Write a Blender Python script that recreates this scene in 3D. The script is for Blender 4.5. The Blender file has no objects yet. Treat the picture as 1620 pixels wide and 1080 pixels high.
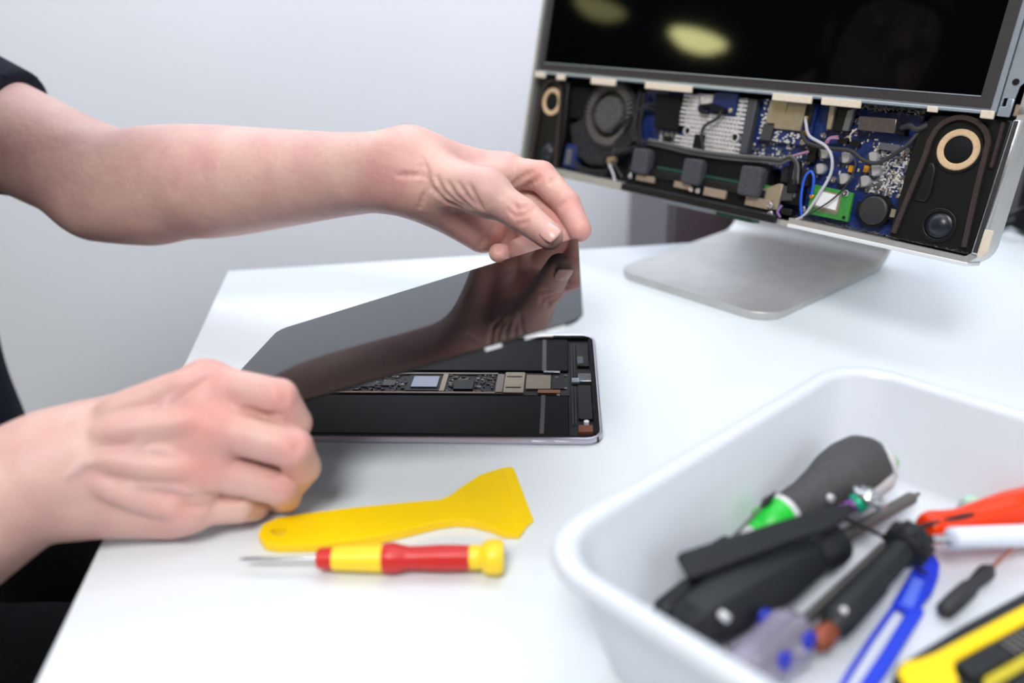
import bpy, bmesh, math, random
import numpy as np
from mathutils import Matrix, Vector

random.seed(7)
scene = bpy.context.scene
COL = scene.collection

# ------------------------------------------------------------------ camera
# metres; z = 0 is the desk top, the floor lies at z = -0.74
FLOOR = -0.74
PITCH, ROLL, CAM_H = math.radians(24.2378), math.radians(-1.5749), 0.2777
r0 = Vector((1, 0, 0)); fw = Vector((0, math.cos(PITCH), -math.sin(PITCH))); u0 = Vector((0, math.sin(PITCH), math.cos(PITCH)))
cr = r0 * math.cos(ROLL) + u0 * math.sin(ROLL)
cu = -r0 * math.sin(ROLL) + u0 * math.cos(ROLL)
cam_data = bpy.data.cameras.new('camera')
cam = bpy.data.objects.new('camera', cam_data); COL.objects.link(cam)
cam.matrix_world = Matrix(((cr.x, cu.x, -fw.x, 0), (cr.y, cu.y, -fw.y, 0), (cr.z, cu.z, -fw.z, CAM_H), (0, 0, 0, 1)))
cam_data.sensor_width = 36.0; cam_data.lens = 28.0
cam_data.clip_start = 0.01; cam_data.clip_end = 60
cam_data.dof.use_dof = True; cam_data.dof.focus_distance = 0.575; cam_data.dof.aperture_fstop = 2.8
scene.camera = cam

# ------------------------------------------------------------------ light
scene.view_settings.view_transform = 'Standard'
scene.view_settings.look = 'None'
scene.view_settings.exposure = -0.14
scene.view_settings.gamma = 1.0
scene.view_settings.use_curve_mapping = False
world = bpy.data.worlds.new('world'); scene.world = world; world.use_nodes = True
world.node_tree.nodes['Background'].inputs[0].default_value = (0.84, 0.92, 1.0, 1)
world.node_tree.nodes['Background'].inputs[1].default_value = 0.16
def area_light(name, loc, size, energy, color, rot=(0, 0, 0)):
    l = bpy.data.lights.new(name, 'AREA'); l.shape = 'RECTANGLE'; l.size, l.size_y = size
    l.energy = energy; l.color = color
    o = bpy.data.objects.new(name, l); COL.objects.link(o); o.location = loc; o.rotation_euler = rot
    return o
def aim(loc, target):
    return (Vector(target) - Vector(loc)).to_track_quat('-Z', 'Y').to_euler()
area_light('overhead_panel_light', (-0.38, -0.90, 1.78), (0.70, 0.70), 44, (1.0, 0.99, 0.975), aim((-0.38, -0.90, 1.78), (0, 0.45, 0)))
area_light('overhead_panel_light', (0.55, 0.60, 1.95), (1.7, 1.2), 17, (0.96, 0.98, 1.0))  # added overhead panel, lifts the brightness of the far desk
area_light('added_side_fill', (1.6, -0.9, 1.0), (1.4, 1.2), 10, (0.93, 0.97, 1.0), aim((1.6, -0.9, 1.0), (0.1, 0.5, 0)))  # added fill for surfaces facing the camera, not an actual window
area_light('added_wall_fill', (-0.1, 1.15, 1.88), (2.4, 0.3), 52, (0.88, 0.945, 1.0), (math.radians(58), 0, 0))  # unseen lamp added to brighten the back wall

# ------------------------------------------------------------------ helpers
def lin(c):
    out = []
    for v in c:
        v = v / 255.0
        out.append(v / 12.92 if v <= 0.04045 else ((v + 0.055) / 1.055) ** 2.4)
    return tuple(out)

MATS = {}
def mat(name, rgb, rough=0.5, metal=0.0, spec=0.5, noise=0.0, nscale=200.0, bump=0.0, bscale=800.0,
        coat=0.0, trans=0.0, ior=None, alpha=1.0, emit=None, estr=0.0, rgb2=None, sss=0.0):
    if name in MATS: return MATS[name]
    m = bpy.data.materials.new(name); m.use_nodes = True
    nt = m.node_tree; b = nt.nodes['Principled BSDF']
    c = lin(rgb)
    b.inputs['Base Color'].default_value = (*c, 1)
    b.inputs['Roughness'].default_value = rough
    b.inputs['Metallic'].default_value = metal
    b.inputs['Specular IOR Level'].default_value = spec
    b.inputs['Coat Weight'].default_value = coat
    b.inputs['Coat Roughness'].default_value = 0.03
    b.inputs['Transmission Weight'].default_value = trans
    b.inputs['Alpha'].default_value = alpha
    if sss:
        b.inputs['Subsurface Weight'].default_value = sss
        b.inputs['Subsurface Radius'].default_value = (0.004, 0.004, 0.004)
        b.inputs['Subsurface Scale'].default_value = 1.0
    if ior: b.inputs['IOR'].default_value = ior
    if emit:
        b.inputs['Emission Color'].default_value = (*lin(emit), 1); b.inputs['Emission Strength'].default_value = estr
    if noise or bump:
        tc = nt.nodes.new('ShaderNodeTexCoord')
    if noise:
        n = nt.nodes.new('ShaderNodeTexNoise'); n.inputs['Scale'].default_value = nscale; n.inputs['Detail'].default_value = 4
        nt.links.new(tc.outputs['Object'], n.inputs['Vector'])
        r = nt.nodes.new('ShaderNodeValToRGB')
        c2 = lin(rgb2) if rgb2 else tuple(min(1, x * (1 + noise)) for x in c)
        c1 = c if rgb2 else tuple(x * (1 - noise) for x in c)
        r.color_ramp.elements[0].color = (*c1, 1); r.color_ramp.elements[1].color = (*c2, 1)
        r.color_ramp.elements[0].position = 0.35; r.color_ramp.elements[1].position = 0.65
        nt.links.new(n.outputs['Fac'], r.inputs[0]); nt.links.new(r.outputs[0], b.inputs['Base Color'])
    if bump:
        n2 = nt.nodes.new('ShaderNodeTexNoise'); n2.inputs['Scale'].default_value = bscale; n2.inputs['Detail'].default_value = 3
        nt.links.new(tc.outputs['Object'], n2.inputs['Vector'])
        bp = nt.nodes.new('ShaderNodeBump'); bp.inputs['Strength'].default_value = bump; bp.inputs['Distance'].default_value = 0.001
        nt.links.new(n2.outputs['Fac'], bp.inputs['Height']); nt.links.new(bp.outputs[0], b.inputs['Normal'])
    MATS[name] = m
    return m

WORLD = {}
I4 = Matrix.Identity(4)
def tag(o, label=None, cat=None, group=None, kind=None):
    if label: o['label'] = label
    if cat: o['category'] = cat
    if group: o['group'] = group
    if kind: o['kind'] = kind
    return o
def put(o, parent=None, M=I4):
    COL.objects.link(o)
    if parent is not None:
        o.parent = parent; o.matrix_basis = WORLD[parent.as_pointer()].inverted() @ M
    else:
        o.matrix_basis = M
    WORLD[o.as_pointer()] = M.copy()
    return o
def thing(name, label, cat, loc=(0, 0, 0), group=None):
    o = bpy.data.objects.new(name, None); o.empty_display_size = 0.02
    put(o, None, Matrix.Translation(loc))
    return tag(o, label, cat, group)
def place(name, me, parent=None, M=I4):
    return put(bpy.data.objects.new(name, me), parent, M)
def frame(o, x, y, z):
    return Matrix(((x[0], y[0], z[0], o[0]), (x[1], y[1], z[1], o[1]), (x[2], y[2], z[2], o[2]), (0, 0, 0, 1)))
def axes(o, x, zhint=(0, 0, 1)):
    """frame at o with local x along x and local z near zhint"""
    x = Vector(x).normalized(); z = Vector(zhint); y = z.cross(x).normalized(); z = x.cross(y)
    return frame(Vector(o), x, y, z)
def along(a, b, zhint=(0, 0, 1)):
    a = Vector(a); b = Vector(b)
    return axes(a, b - a, zhint), (b - a).length

class B:
    """collects shapes; coordinates are multiplied by s"""
    def __init__(self, s=1.0): self.bm = bmesh.new(); self.s = s
    def ring(self, pts): return [self.bm.verts.new([c * self.s for c in p]) for p in pts]
    def bridge(self, a, b, mi=0):
        n = len(a)
        for i in range(n):
            f = self.bm.faces.new((a[i], a[(i + 1) % n], b[(i + 1) % n], b[i])); f.material_index = mi
    def cap(self, r, flip=False, mi=0):
        f = self.bm.faces.new(r[::-1] if flip else r); f.material_index = mi
    def box(self, x0, x1, y0, y1, z0, z1, mi=0):
        return self.prism([(x0, y0), (x1, y0), (x1, y1), (x0, y1)], z0, z1, mi)
    def prism(self, poly, z0, z1, mi=0, taper=1.0):
        area = sum(poly[i][0] * poly[(i + 1) % len(poly)][1] - poly[(i + 1) % len(poly)][0] * poly[i][1] for i in range(len(poly)))
        if area < 0: poly = poly[::-1]
        cx = sum(p[0] for p in poly) / len(poly); cy = sum(p[1] for p in poly) / len(poly)
        a = self.ring([(x, y, z0) for x, y in poly])
        b = self.ring([(cx + (x - cx) * taper, cy + (y - cy) * taper, z1) for x, y in poly])
        self.bridge(a, b, mi); self.cap(a, True, mi); self.cap(b, False, mi); return self
    def lathe(self, prof, seg=24, axis='z', c=(0, 0, 0), mi=0, sx=1.0, sy=1.0):
        """prof: (radius, height) pairs from bottom to top"""
        rings = []
        for r, h in prof:
            pts = []
            for i in range(seg):
                t = 2 * math.pi * i / seg; p = (r * math.cos(t) * sx, r * math.sin(t) * sy, h)
                if axis == 'x': p = (h, p[0], p[1])
                elif axis == 'y': p = (p[1], h, p[0])
                pts.append((p[0] + c[0], p[1] + c[1], p[2] + c[2]))
            rings.append(self.ring(pts))
        for a, b in zip(rings, rings[1:]): self.bridge(a, b, mi)
        self.cap(rings[0], True, mi); self.cap(rings[-1], False, mi); return self
    def tube(self, pts, r, seg=8, mi=0):
        pts = [Vector(p) for p in pts]; prev = None; rings = []
        for i, p in enumerate(pts):
            t = (pts[min(i + 1, len(pts) - 1)] - pts[max(i - 1, 0)]).normalized()
            if prev is None: prev = t.orthogonal().normalized()
            x = (prev - t * prev.dot(t)).normalized(); y = t.cross(x); prev = x
            rr = r[i] if isinstance(r, (list, tuple)) else r
            rings.append(self.ring([p + (x * math.cos(2 * math.pi * k / seg) + y * math.sin(2 * math.pi * k / seg)) * rr for k in range(seg)]))
        for a, b in zip(rings, rings[1:]): self.bridge(a, b, mi)
        self.cap(rings[0], True, mi); self.cap(rings[-1], False, mi); return self
    def annulus(self, c, r0_, r1_, z0, z1, seg=32, mi=0):
        def rg(r, z): return self.ring([(c[0] + r * math.cos(2 * math.pi * k / seg), c[1] + r * math.sin(2 * math.pi * k / seg), z) for k in range(seg)])
        a, b, d, e = rg(r0_, z0), rg(r1_, z0), rg(r1_, z1), rg(r0_, z1)
        self.bridge(a, e, mi); self.bridge(e, d, mi); self.bridge(d, b, mi); self.bridge(b, a, mi); return self
    def mesh(self, name, mats, smooth=None):
        bmesh.ops.recalc_face_normals(self.bm, faces=self.bm.faces[:])
        me = bpy.data.meshes.new(name); self.bm.to_mesh(me); self.bm.free()
        for m in (mats if isinstance(mats, (list, tuple)) else [mats]): me.materials.append(m)
        if smooth is not None: shade(me, smooth)
        return me
    def obj(self, name, mats, parent=None, M=I4, smooth=40, bevel=0.0, seg=2):
        me = self.mesh(name, mats, smooth)
        o = place(name, me, parent, M)
        if bevel:
            md = o.modifiers.new('bevel', 'BEVEL'); md.width = bevel; md.segments = seg; md.limit_method = 'ANGLE'; md.angle_limit = math.radians(35)
            md.harden_normals = False
        return o
def shade(me, angle):
    if angle is None: return
    for p in me.polygons: p.use_smooth = True
    if angle < 180:
        bm = bmesh.new(); bm.from_mesh(me)
        for e in bm.edges:
            if len(e.link_faces) == 2 and e.calc_face_angle(0) > math.radians(angle): e.smooth = False
        bm.to_mesh(me); bm.free()
def rrect(x0, x1, y0, y1, r, n=5):
    pts = []
    for cx, cy, a in ((x1 - r, y0 + r, -90), (x1 - r, y1 - r, 0), (x0 + r, y1 - r, 90), (x0 + r, y0 + r, 180)):
        for i in range(n + 1):
            t = math.radians(a + 90 * i / n); pts.append((cx + r * math.cos(t), cy + r * math.sin(t)))
    return pts
def spline(pts, n=8):
    """Catmull-Rom through pts"""
    P_ = [Vector(p) for p in pts]; P_ = [P_[0] * 2 - P_[1]] + P_ + [P_[-1] * 2 - P_[-2]]; out = []
    for i in range(1, len(P_) - 2):
        a, b, c, d = P_[i - 1:i + 3]
        for k in range(n):
            t = k / n
            out.append(0.5 * (2 * b + (c - a) * t + (2 * a - 5 * b + 4 * c - d) * t * t + (3 * b - a - 3 * c + d) * t ** 3))
    out.append(P_[-2]); return out

# ------------------------------------------------------------------ distance-field modelling for bodies and cloth
#SDF-BEGIN
def cap(a, b, ra, rb=None, k=0.012, op='+', flat=None):
    return dict(a=np.array(a, float), b=np.array(b, float), ra=ra, rb=ra if rb is None else rb, k=k, op=op, flat=flat)
def prim_dist(p, X, Y, Z):
    a, b = p['a'], p['b']; ab = b - a; L2 = float(ab @ ab) + 1e-12
    dx, dy, dz = X - a[0], Y - a[1], Z - a[2]
    t = np.clip((dx * ab[0] + dy * ab[1] + dz * ab[2]) / L2, 0, 1)
    qx, qy, qz = dx - t * ab[0], dy - t * ab[1], dz - t * ab[2]
    s = 1.0
    if p['flat'] is not None:
        ax, s = p['flat']; ax = np.array(ax, float); ax /= np.linalg.norm(ax)
        w = (qx * ax[0] + qy * ax[1] + qz * ax[2]) * (1 / s - 1)
        qx, qy, qz = qx + w * ax[0], qy + w * ax[1], qz + w * ax[2]
    return (np.sqrt(qx * qx + qy * qy + qz * qz) - (p['ra'] + (p['rb'] - p['ra']) * t)) * (s if s < 1 else 1.0)
def smin(a, b, k):
    h = np.maximum(k - np.abs(a - b), 0) / k
    return np.minimum(a, b) - h * h * k * 0.25
def field(prims, vox, pad=0.006, big=0.06):
    lo = np.min([np.minimum(p['a'], p['b']) - max(p['ra'], p['rb']) for p in prims if p['op'] == '+'], axis=0) - pad
    hi = np.max([np.maximum(p['a'], p['b']) + max(p['ra'], p['rb']) for p in prims if p['op'] == '+'], axis=0) + pad
    n = np.ceil((hi - lo) / vox).astype(int) + 1
    ax = [(lo[i] + vox * np.arange(n[i])).astype(np.float32) for i in range(3)]
    f = np.full(n, big, np.float32)
    for p in prims:
        m = max(p['ra'], p['rb']) + max(p['k'], 0.022 if p['op'] == '+' else 0) + 3 * vox
        i0 = np.clip(((np.minimum(p['a'], p['b']) - m - lo) / vox).astype(int), 0, n - 1)
        i1 = np.clip(((np.maximum(p['a'], p['b']) + m - lo) / vox).astype(int) + 2, 1, n)
        sl = tuple(slice(i0[i], i1[i]) for i in range(3))
        X, Y, Z = np.meshgrid(*(ax[i][sl[i]] for i in range(3)), indexing='ij', sparse=True)
        d = prim_dist(p, X, Y, Z).astype(np.float32)
        f[sl] = smin(f[sl], d, p['k']) if p['op'] == '+' else -smin(-f[sl], d, p['k'])
    return f, lo, vox, ax
def surface(f, lo, vox):
    """naive surface nets: verts, quads"""
    ins = f < 0
    c = [ins[i:f.shape[0] - 1 + i, j:f.shape[1] - 1 + j, k:f.shape[2] - 1 + k] for i in (0, 1) for j in (0, 1) for k in (0, 1)]
    cnt = sum(x.astype(np.int8) for x in c); act = (cnt > 0) & (cnt < 8)
    I = np.argwhere(act); n = len(I)
    idx = np.full(act.shape, -1, np.int32); idx[act] = np.arange(n)
    acc = np.zeros((n, 3)); num = np.zeros(n)
    cor = [(i, j, k) for i in (0, 1) for j in (0, 1) for k in (0, 1)]
    val = {q: f[I[:, 0] + q[0], I[:, 1] + q[1], I[:, 2] + q[2]] for q in cor}
    for q in cor:
        for d in range(3):
            if q[d]: continue
            q2 = list(q); q2[d] = 1; q2 = tuple(q2)
            a, b = val[q], val[q2]; m = (a < 0) != (b < 0)
            t = np.where(m, a / np.where(a == b, 1, a - b), 0)
            pt = np.tile(np.array(q, float), (n, 1)); pt[:, d] = t
            acc[m] += pt[m]; num[m] += 1
    V = lo + vox * (I + acc / num[:, None])
    Q = []
    for d in range(3):
        e = [1 if i == d else 0 for i in range(3)]
        a = ins[:f.shape[0] - e[0], :f.shape[1] - e[1], :f.shape[2] - e[2]]; b = ins[e[0]:, e[1]:, e[2]:]
        E = np.argwhere(a != b); o1, o2 = [(1, 2), (2, 0), (0, 1)][d]
        E = E[(E[:, o1] > 0) & (E[:, o2] > 0) & (E[:, o1] < f.shape[o1] - 1) & (E[:, o2] < f.shape[o2] - 1)]
        def cell(s1, s2):
            q = E.copy(); q[:, o1] -= s1; q[:, o2] -= s2
            return idx[q[:, 0], q[:, 1], q[:, 2]]
        quad = np.stack([cell(1, 1), cell(0, 1), cell(0, 0), cell(1, 0)], 1)
        sg = a[E[:, 0], E[:, 1], E[:, 2]]
        quad[~sg] = quad[~sg][:, ::-1]; Q.append(quad)
    return V, np.concatenate(Q)
#SDF-END
def np_mesh(name, V, Q, mats, smooth=180):
    me = bpy.data.meshes.new(name)
    me.vertices.add(len(V)); me.vertices.foreach_set('co', V.astype(np.float32).ravel())
    me.loops.add(Q.size); me.loops.foreach_set('vertex_index', Q.astype(np.int32).ravel())
    me.polygons.add(len(Q)); me.polygons.foreach_set('loop_start', np.arange(0, Q.size, Q.shape[1], dtype=np.int32))
    me.update(calc_edges=True); me.validate()
    for m in (mats if isinstance(mats, (list, tuple)) else [mats]): me.materials.append(m)
    me.polygons.foreach_set('use_smooth', np.ones(len(me.polygons), bool)); me.update()
    return me
# ------------------------------------------------------------------ materials
M_wall = mat('wall_paint', (236, 238, 248), 0.8, noise=0.012, nscale=3)
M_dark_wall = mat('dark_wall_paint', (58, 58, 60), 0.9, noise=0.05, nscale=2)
M_ceil = mat('ceiling_paint', (120, 120, 122), 0.9, noise=0.03, nscale=2)
M_floor = mat('floor_vinyl', (150, 148, 146), 0.6, noise=0.06, nscale=6)
M_desk = mat('white_laminate', (223, 229, 234), 0.32, spec=0.35, noise=0.008, nscale=9)
M_alu = mat('brushed_aluminium', (206, 205, 203), 0.5, 0.85, noise=0.04, nscale=60)
M_steel = mat('bright_steel', (205, 207, 210), 0.25, 1.0)
M_zinc = mat('zinc_sheet', (168, 178, 190), 0.4, 0.55, noise=0.05, nscale=120)
M_black = mat('black_plastic', (12, 13, 15), 0.45, spec=0.4)
M_black_matte = mat('matte_black_plastic', (14, 15, 17), 0.75, spec=0.25, noise=0.25, nscale=400)
M_dust_black = mat('dusty_black_plastic', (44, 43, 46), 0.8, spec=0.2, noise=0.25, nscale=160)
M_rubber = mat('rubber_gasket', (66, 56, 54), 0.9, spec=0.1, noise=0.15, nscale=500)
M_foam = mat('grey_foam', (78, 78, 84), 0.95, spec=0.05, noise=0.3, nscale=900, bump=0.8, bscale=1500)
M_glass_black = mat('black_panel_glass', (4, 5, 7), 0.045, spec=0.09)
M_pcb = mat('blue_circuit_board', (19, 42, 102), 0.45, noise=0.35, nscale=350)
M_pcb_green = mat('green_circuit_board', (58, 138, 62), 0.45, noise=0.15, nscale=500)
M_pcb_dkgreen = mat('dark_green_circuit_board', (26, 74, 58), 0.5, noise=0.2, nscale=400)
M_pcb_black = mat('black_circuit_board', (22, 23, 24), 0.5, noise=0.4, nscale=900)
M_white_part = mat('pale_component', (222, 220, 214), 0.5)
M_tan_part = mat('tan_component', (150, 130, 104), 0.5)
M_grey_part = mat('grey_component', (92, 94, 100), 0.5)
M_tape = mat('cream_tape', (222, 208, 190), 0.7, noise=0.05, nscale=300)
M_tape_tan = mat('taupe_tape', (150, 132, 116), 0.6, noise=0.06, nscale=300)
M_shield = mat('tinned_shield', (172, 160, 140), 0.42, 0.6, noise=0.06, nscale=200)
M_gold = mat('gold_connector', (226, 160, 40), 0.35, 0.6)
M_white = mat('white_plastic', (238, 238, 240), 0.5)
M_ring = mat('paper_cone_ring', (214, 182, 146), 0.85, noise=0.08, nscale=400)
M_wire_white = mat('white_wire', (190, 190, 198), 0.5)
M_wire_black = mat('black_wire', (44, 42, 44), 0.6)
M_wire_blue = mat('blue_wire', (40, 96, 220), 0.45)
M_wire_pink = mat('mauve_wire', (168, 120, 150), 0.5)
M_orange = mat('orange_capacitor', (222, 152, 34), 0.5)
M_copper = mat('copper_foil', (150, 98, 70), 0.4, 0.5)
M_fin = mat('silver_fins', (224, 222, 226), 0.5, 0.35, noise=0.12, nscale=250)
M_dust = mat('grey_dust', (120, 116, 108), 1.0, spec=0.0)

# ------------------------------------------------------------------ the room
def struct(b, name, m, **kw):
    o = b.obj(name, m, **kw); o['kind'] = 'structure'; return o
struct(B().box(-6.2, 3.2, -3.2, 1.90, FLOOR - 0.08, FLOOR), 'floor', M_floor)
struct(B().box(-1.9, 3.2, 1.75, 1.90, FLOOR, 2.06), 'wall_back', M_wall)
struct(B().box(-6.2, -1.9, 1.75, 1.90, FLOOR, 2.06), 'wall_back_far', M_dark_wall)
struct(B().box(-6.35, -6.2, -3.2, 1.90, FLOOR, 2.06), 'wall_left', M_dark_wall)
struct(B().box(-6.35, 3.2, -3.2, 1.90, 2.06, 2.14), 'ceiling', M_ceil)

# ------------------------------------------------------------------ desk
desk = thing('desk', 'white laminate desk on which the opened tablet and tools lie', 'desk', (0.6, 0.3, FLOOR))
B().prism([(-0.3072, 0.8251), (-0.0757, -0.6), (1.6, -0.42), (1.4, 1.0085)], -0.026, 0.0).obj('desk_top', M_desk, desk, bevel=0.0015)
for x, y in ((-0.16, 0.60), (0.05, -0.5), (1.45, -0.35), (1.28, 0.92)):
    B().prism(rrect(x - 0.025, x + 0.025, y - 0.025, y + 0.025, 0.006), FLOOR, -0.026).obj('leg', M_zinc, desk)

# ------------------------------------------------------------------ opened desktop computer
o_ = Vector((0.1696, 0.7153, 0.0909)); phi, tilt = math.radians(49.8114), math.radians(12.7108)
mu = Vector((math.cos(phi), -math.sin(phi), 0)); nh = Vector((-math.sin(phi), -math.cos(phi), 0)); up = Vector((0, 0, 1))
mv = up * math.cos(tilt) - nh * math.sin(tilt); mn = nh * math.cos(tilt) + up * math.sin(tilt)
MF = frame(o_, mu, mv, mn)                      # u across, v up, w towards the viewer; millimetres via B(0.001)
SF = frame(Vector((o_.x, o_.y, 0)), mu, -nh, up)  # stand: u across, back, up
pc = thing('desktop_computer', 'opened all-in-one desktop computer with exposed circuit boards on aluminium stand', 'computer', (0.27, 0.78, 0))
mm = 0.001
def flat(name, poly, w0, w1, m, parent=None, bevel=0.0, **kw):
    return B(mm).prism(poly, w0, w1).obj(name, m, parent or pc, MF, bevel=bevel, **kw)
def rect(x0, x1, y0, y1): return [(x0, y0), (x1, y0), (x1, y1), (x0, y1)]
# stand: one bent sheet
prof = [(-10, 0), (180, 0)] + [(180 + 34 * math.sin(t), 34 - 34 * math.cos(t)) for t in [math.radians(a) for a in range(12, 97, 12)]] + [(206, 110), (186, 200), (160, 262)]
bs = B(mm); th = 7.5; inner = []
for i, (y, z) in enumerate(prof):
    a = prof[max(i - 1, 0)]; c = prof[min(i + 1, len(prof) - 1)]; d = Vector((c[0] - a[0], c[1] - a[1])).normalized()
    inner.append((y - d.y * th, z + d.x * th))
x0, x1 = -87.0, 95.0
nfront = 7
rings = []
for i, ((y, z), (yi, zi)) in enumerate(zip(prof, inner)):
    ring = [(x0, y, z), (x1, y, z), (x1, yi, zi), (x0, yi, zi)]
    rings.append(ring)
# rounded front corners
R = 26; front = []
for k in range(6):
    t = math.radians(90 * k / 5); front.append(((x0 + R - R * math.sin(t), x1 - R + R * math.sin(t)), prof[0][0] + R - R * math.cos(t)))
full = [[(a, y, 0), (b, y, 0), (b, y, th), (a, y, th)] for (a, b), y in front] + rings[1:]
vr = [bs.ring(r) for r in full]
for a, b in zip(vr, vr[1:]): bs.bridge(a, b)
bs.cap(vr[0], True); bs.cap(vr[-1])
bs.obj('stand', M_alu, pc, SF, bevel=0.0008)
# housing tray
h = B(mm); U0, U1, V0, V1 = -243, 246, -4, 366
def hr(i, w, r): return h.ring([(x, y, w) for x, y in rrect(U0 + i, U1 - i, V0 + i, V1 - i, r)])
R1 = [hr(0, -1, 16), hr(0, -30, 16), hr(14, -44, 14)]
h.bridge(R1[0], R1[1]); h.bridge(R1[1], R1[2]); h.cap(R1[2], True)
R2 = [hr(0, -1, 16), hr(4.5, -1, 12), hr(4.5, -27, 12)]
h.bridge(R2[0], R2[1]); h.bridge(R2[1], R2[2]); h.cap(R2[2])
h.obj('housing', M_alu, pc, MF, smooth=30)
B(mm).lathe([(70, -62), (78, -44)], 32).obj('hinge_boss', M_alu, pc, MF @ Matrix.Translation((0, 0.16, 0)))
flat('inner_lining', rrect(-238, 241, 1, 361, 11), -27, -24, M_black_matte)
flat('rim_strip', [(240.5, 97), (245.5, 97), (244.6, 5), (239.4, 5)], -3, 1.2, M_steel, bevel=0.001)
flat('lower_rim', [(97, 3.5), (237, 2), (237, -1.4), (97, -1.4)], -24, 0.2, M_alu)
flat('lower_lip', [(97, -1.2), (239, -1.6), (239, -4.4), (97, -4.2)], -26, 0.8, mat('lit_lip_white', (232, 234, 236), 0.4, 0.1), bevel=0.0005)  # bright lit look of the aluminium edge put into a near-white colour
flat('lower_rim', [(-238, 3.4), (-86, 3.4), (-86, -3.4), (-238, -3.4)], -24, 0.4, M_alu)
flat('corner_tape', [(243.7, 23), (249, 23), (249.4, 9), (246.5, 3), (243.5, 4)], -2.0, 1.6, M_tape, bevel=0.0004)
# display panel lifted over the chin
lcd = B(mm); lcd.box(-233.5, 228.5, 100, 396, -16, -0.5); lcd = lcd.obj('display_panel', M_zinc, pc, MF, bevel=0.0008)
bz = B(mm)
for p in (rect(-231, 225, 103.2, 110), rect(-231, -223.5, 110, 392), rect(216.5, 225, 110, 392), rect(-231, 225, 386, 392)): bz.prism(p, -1, 1.2)
bz.obj('bezel', mat('charcoal_bezel', (52, 48, 50), 0.6, noise=0.12, nscale=600), lcd, MF)
flat('bezel_edge', rect(-223.5, 216.5, 109.6, 110.4), 0, 1.6, M_zinc, lcd)
flat('screen', rect(-223.5, 216.5, 110, 386), -1, 0.4, M_glass_black, lcd)
flat('lower_flange', rect(-233, 228, 98.8, 101), -8, 2.0, M_zinc, lcd, bevel=0.0006)
flat('side_flange', rect(225.2, 229.2, 100, 394), -4, 2.6, M_zinc, lcd, bevel=0.0008)
sb = B(mm)
sb.prism([(230, 98), (237.8, 98), (238, 110), (233.8, 110), (233.8, 104.5), (230, 104.5)], 0, 2.4)
sb.prism([(233.8, 110), (238, 110), (238.6, 118), (243, 124), (243, 320), (230, 320), (230, 104.5), (231.4, 104.5), (231.4, 110)], 0, 2.4)
sb.obj('side_bracket', M_zinc, pc, MF, bevel=0.0006)
B(mm).lathe([(2.2, 2.0), (2.2, 2.8)], 16).obj('bracket_hole', M_black, pc, MF @ Matrix.Translation((0.2358, 0.1205, 0)))
flat('bracket_clip', [(238.5, 99), (247, 100), (247, 106), (238.5, 107)], -6, -1, M_tape_tan, bevel=0.0008)
for a, b_, y0, y1 in ((-234, -218.5, 94.6, 100.4), (-200.5, -188.5, 94, 99.8), (-150, -117, 93.2, 99.6), (-79, -24.6, 93.8, 99.8), (57.8, 93.4, 94.2, 100),
                      (101.8, 134.2, 94.4, 100), (183.6, 191, 96.6, 100.6), (219.6, 228.4, 95.6, 101)):
    flat('tape_strip', [(a + .6, y0), (b_ + .4, y0), (b_, y1), (a, y1)], 0.6, 3.4, M_tape, bevel=0.0006)

# --- left end: speaker box
def arch(name, pts, wdt, w, parent):
    p = spline([(x, y, w) for x, y in pts], 6); b = B(mm); n = len(p)
    L, Rr = [], []
    for i in range(n):
        t = (p[min(i + 1, n - 1)] - p[max(i - 1, 0)]).normalized(); s_ = Vector((-t.y, t.x, 0)) * wdt / 2
        L.append(p[i] + s_); Rr.append(p[i] - s_)
    rg = [b.ring([(l.x, l.y, w - 3), (r.x, r.y, w - 3), (r.x, r.y, w), (l.x, l.y, w)]) for l, r in zip(L, Rr)]
    for a, c in zip(rg, rg[1:]): b.bridge(a, c)
    b.cap(rg[0], True); b.cap(rg[-1]); return b.obj(name, M_rubber, parent, MF, bevel=0.0004)
def speaker(side, ring_c, low_c, plate, archpts):
    sp = flat('speaker_box', plate, -22, -8 if side < 0 else -5, M_black, bevel=0.0012)
    z = -8 if side < 0 else -5
    B(mm).annulus((0, 0), 14.6, 16.2, 0, 1.2, 40).obj('speaker_surround', M_black, sp, MF @ Matrix.Translation((ring_c[0] * mm, ring_c[1] * mm, z * mm)), smooth=30)
    T_ = MF @ Matrix.Translation((ring_c[0] * mm, ring_c[1] * mm, z * mm))
    B(mm).annulus((0, 0), 9.6, 14.4, 0, 2.2, 40).obj('cone_ring', M_ring, sp, T_, bevel=0.0009)
    B(mm).lathe([(9.7, 0), (9.7, 0.8), (8.5, 1.6), (6, 2.6), (3, 3.1), (0.5, 3.2)], 32).obj('dust_cap', M_black_matte, sp, T_, smooth=60)
    T2 = MF @ Matrix.Translation((low_c[0] * mm, low_c[1] * mm, z * mm))
    B(mm).annulus((0, 0), 9.8, 12.4, 0, 1.4, 36).obj('tweeter_rim', M_black, sp, T2, bevel=0.0005)
    B(mm).lathe([(9.8, 0), (9.6, 0.4), (8.2, 0.5), (7.6, 1.0), (6.2, 2.4), (4, 3.4), (2, 3.9), (0.4, 4.0)], 32).obj('tweeter_dome', mat('dark_blue_black_dome', (26, 30, 40), 0.35), sp, T2, smooth=60)
    arch('gasket', archpts, 3.6 if side > 0 else 3.0, z + 3.2, sp)
    return sp
spL = speaker(-1, (-211.4, 71.6), (-208, 18.7), [(-237, 3), (-190, 3), (-187, 40), (-192, 94), (-236, 94)],
        [(-230, 5), (-229, 50), (-228.5, 76), (-222, 90), (-211, 94), (-201, 88), (-197.5, 74), (-194, 40), (-190.5, 4)])
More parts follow.
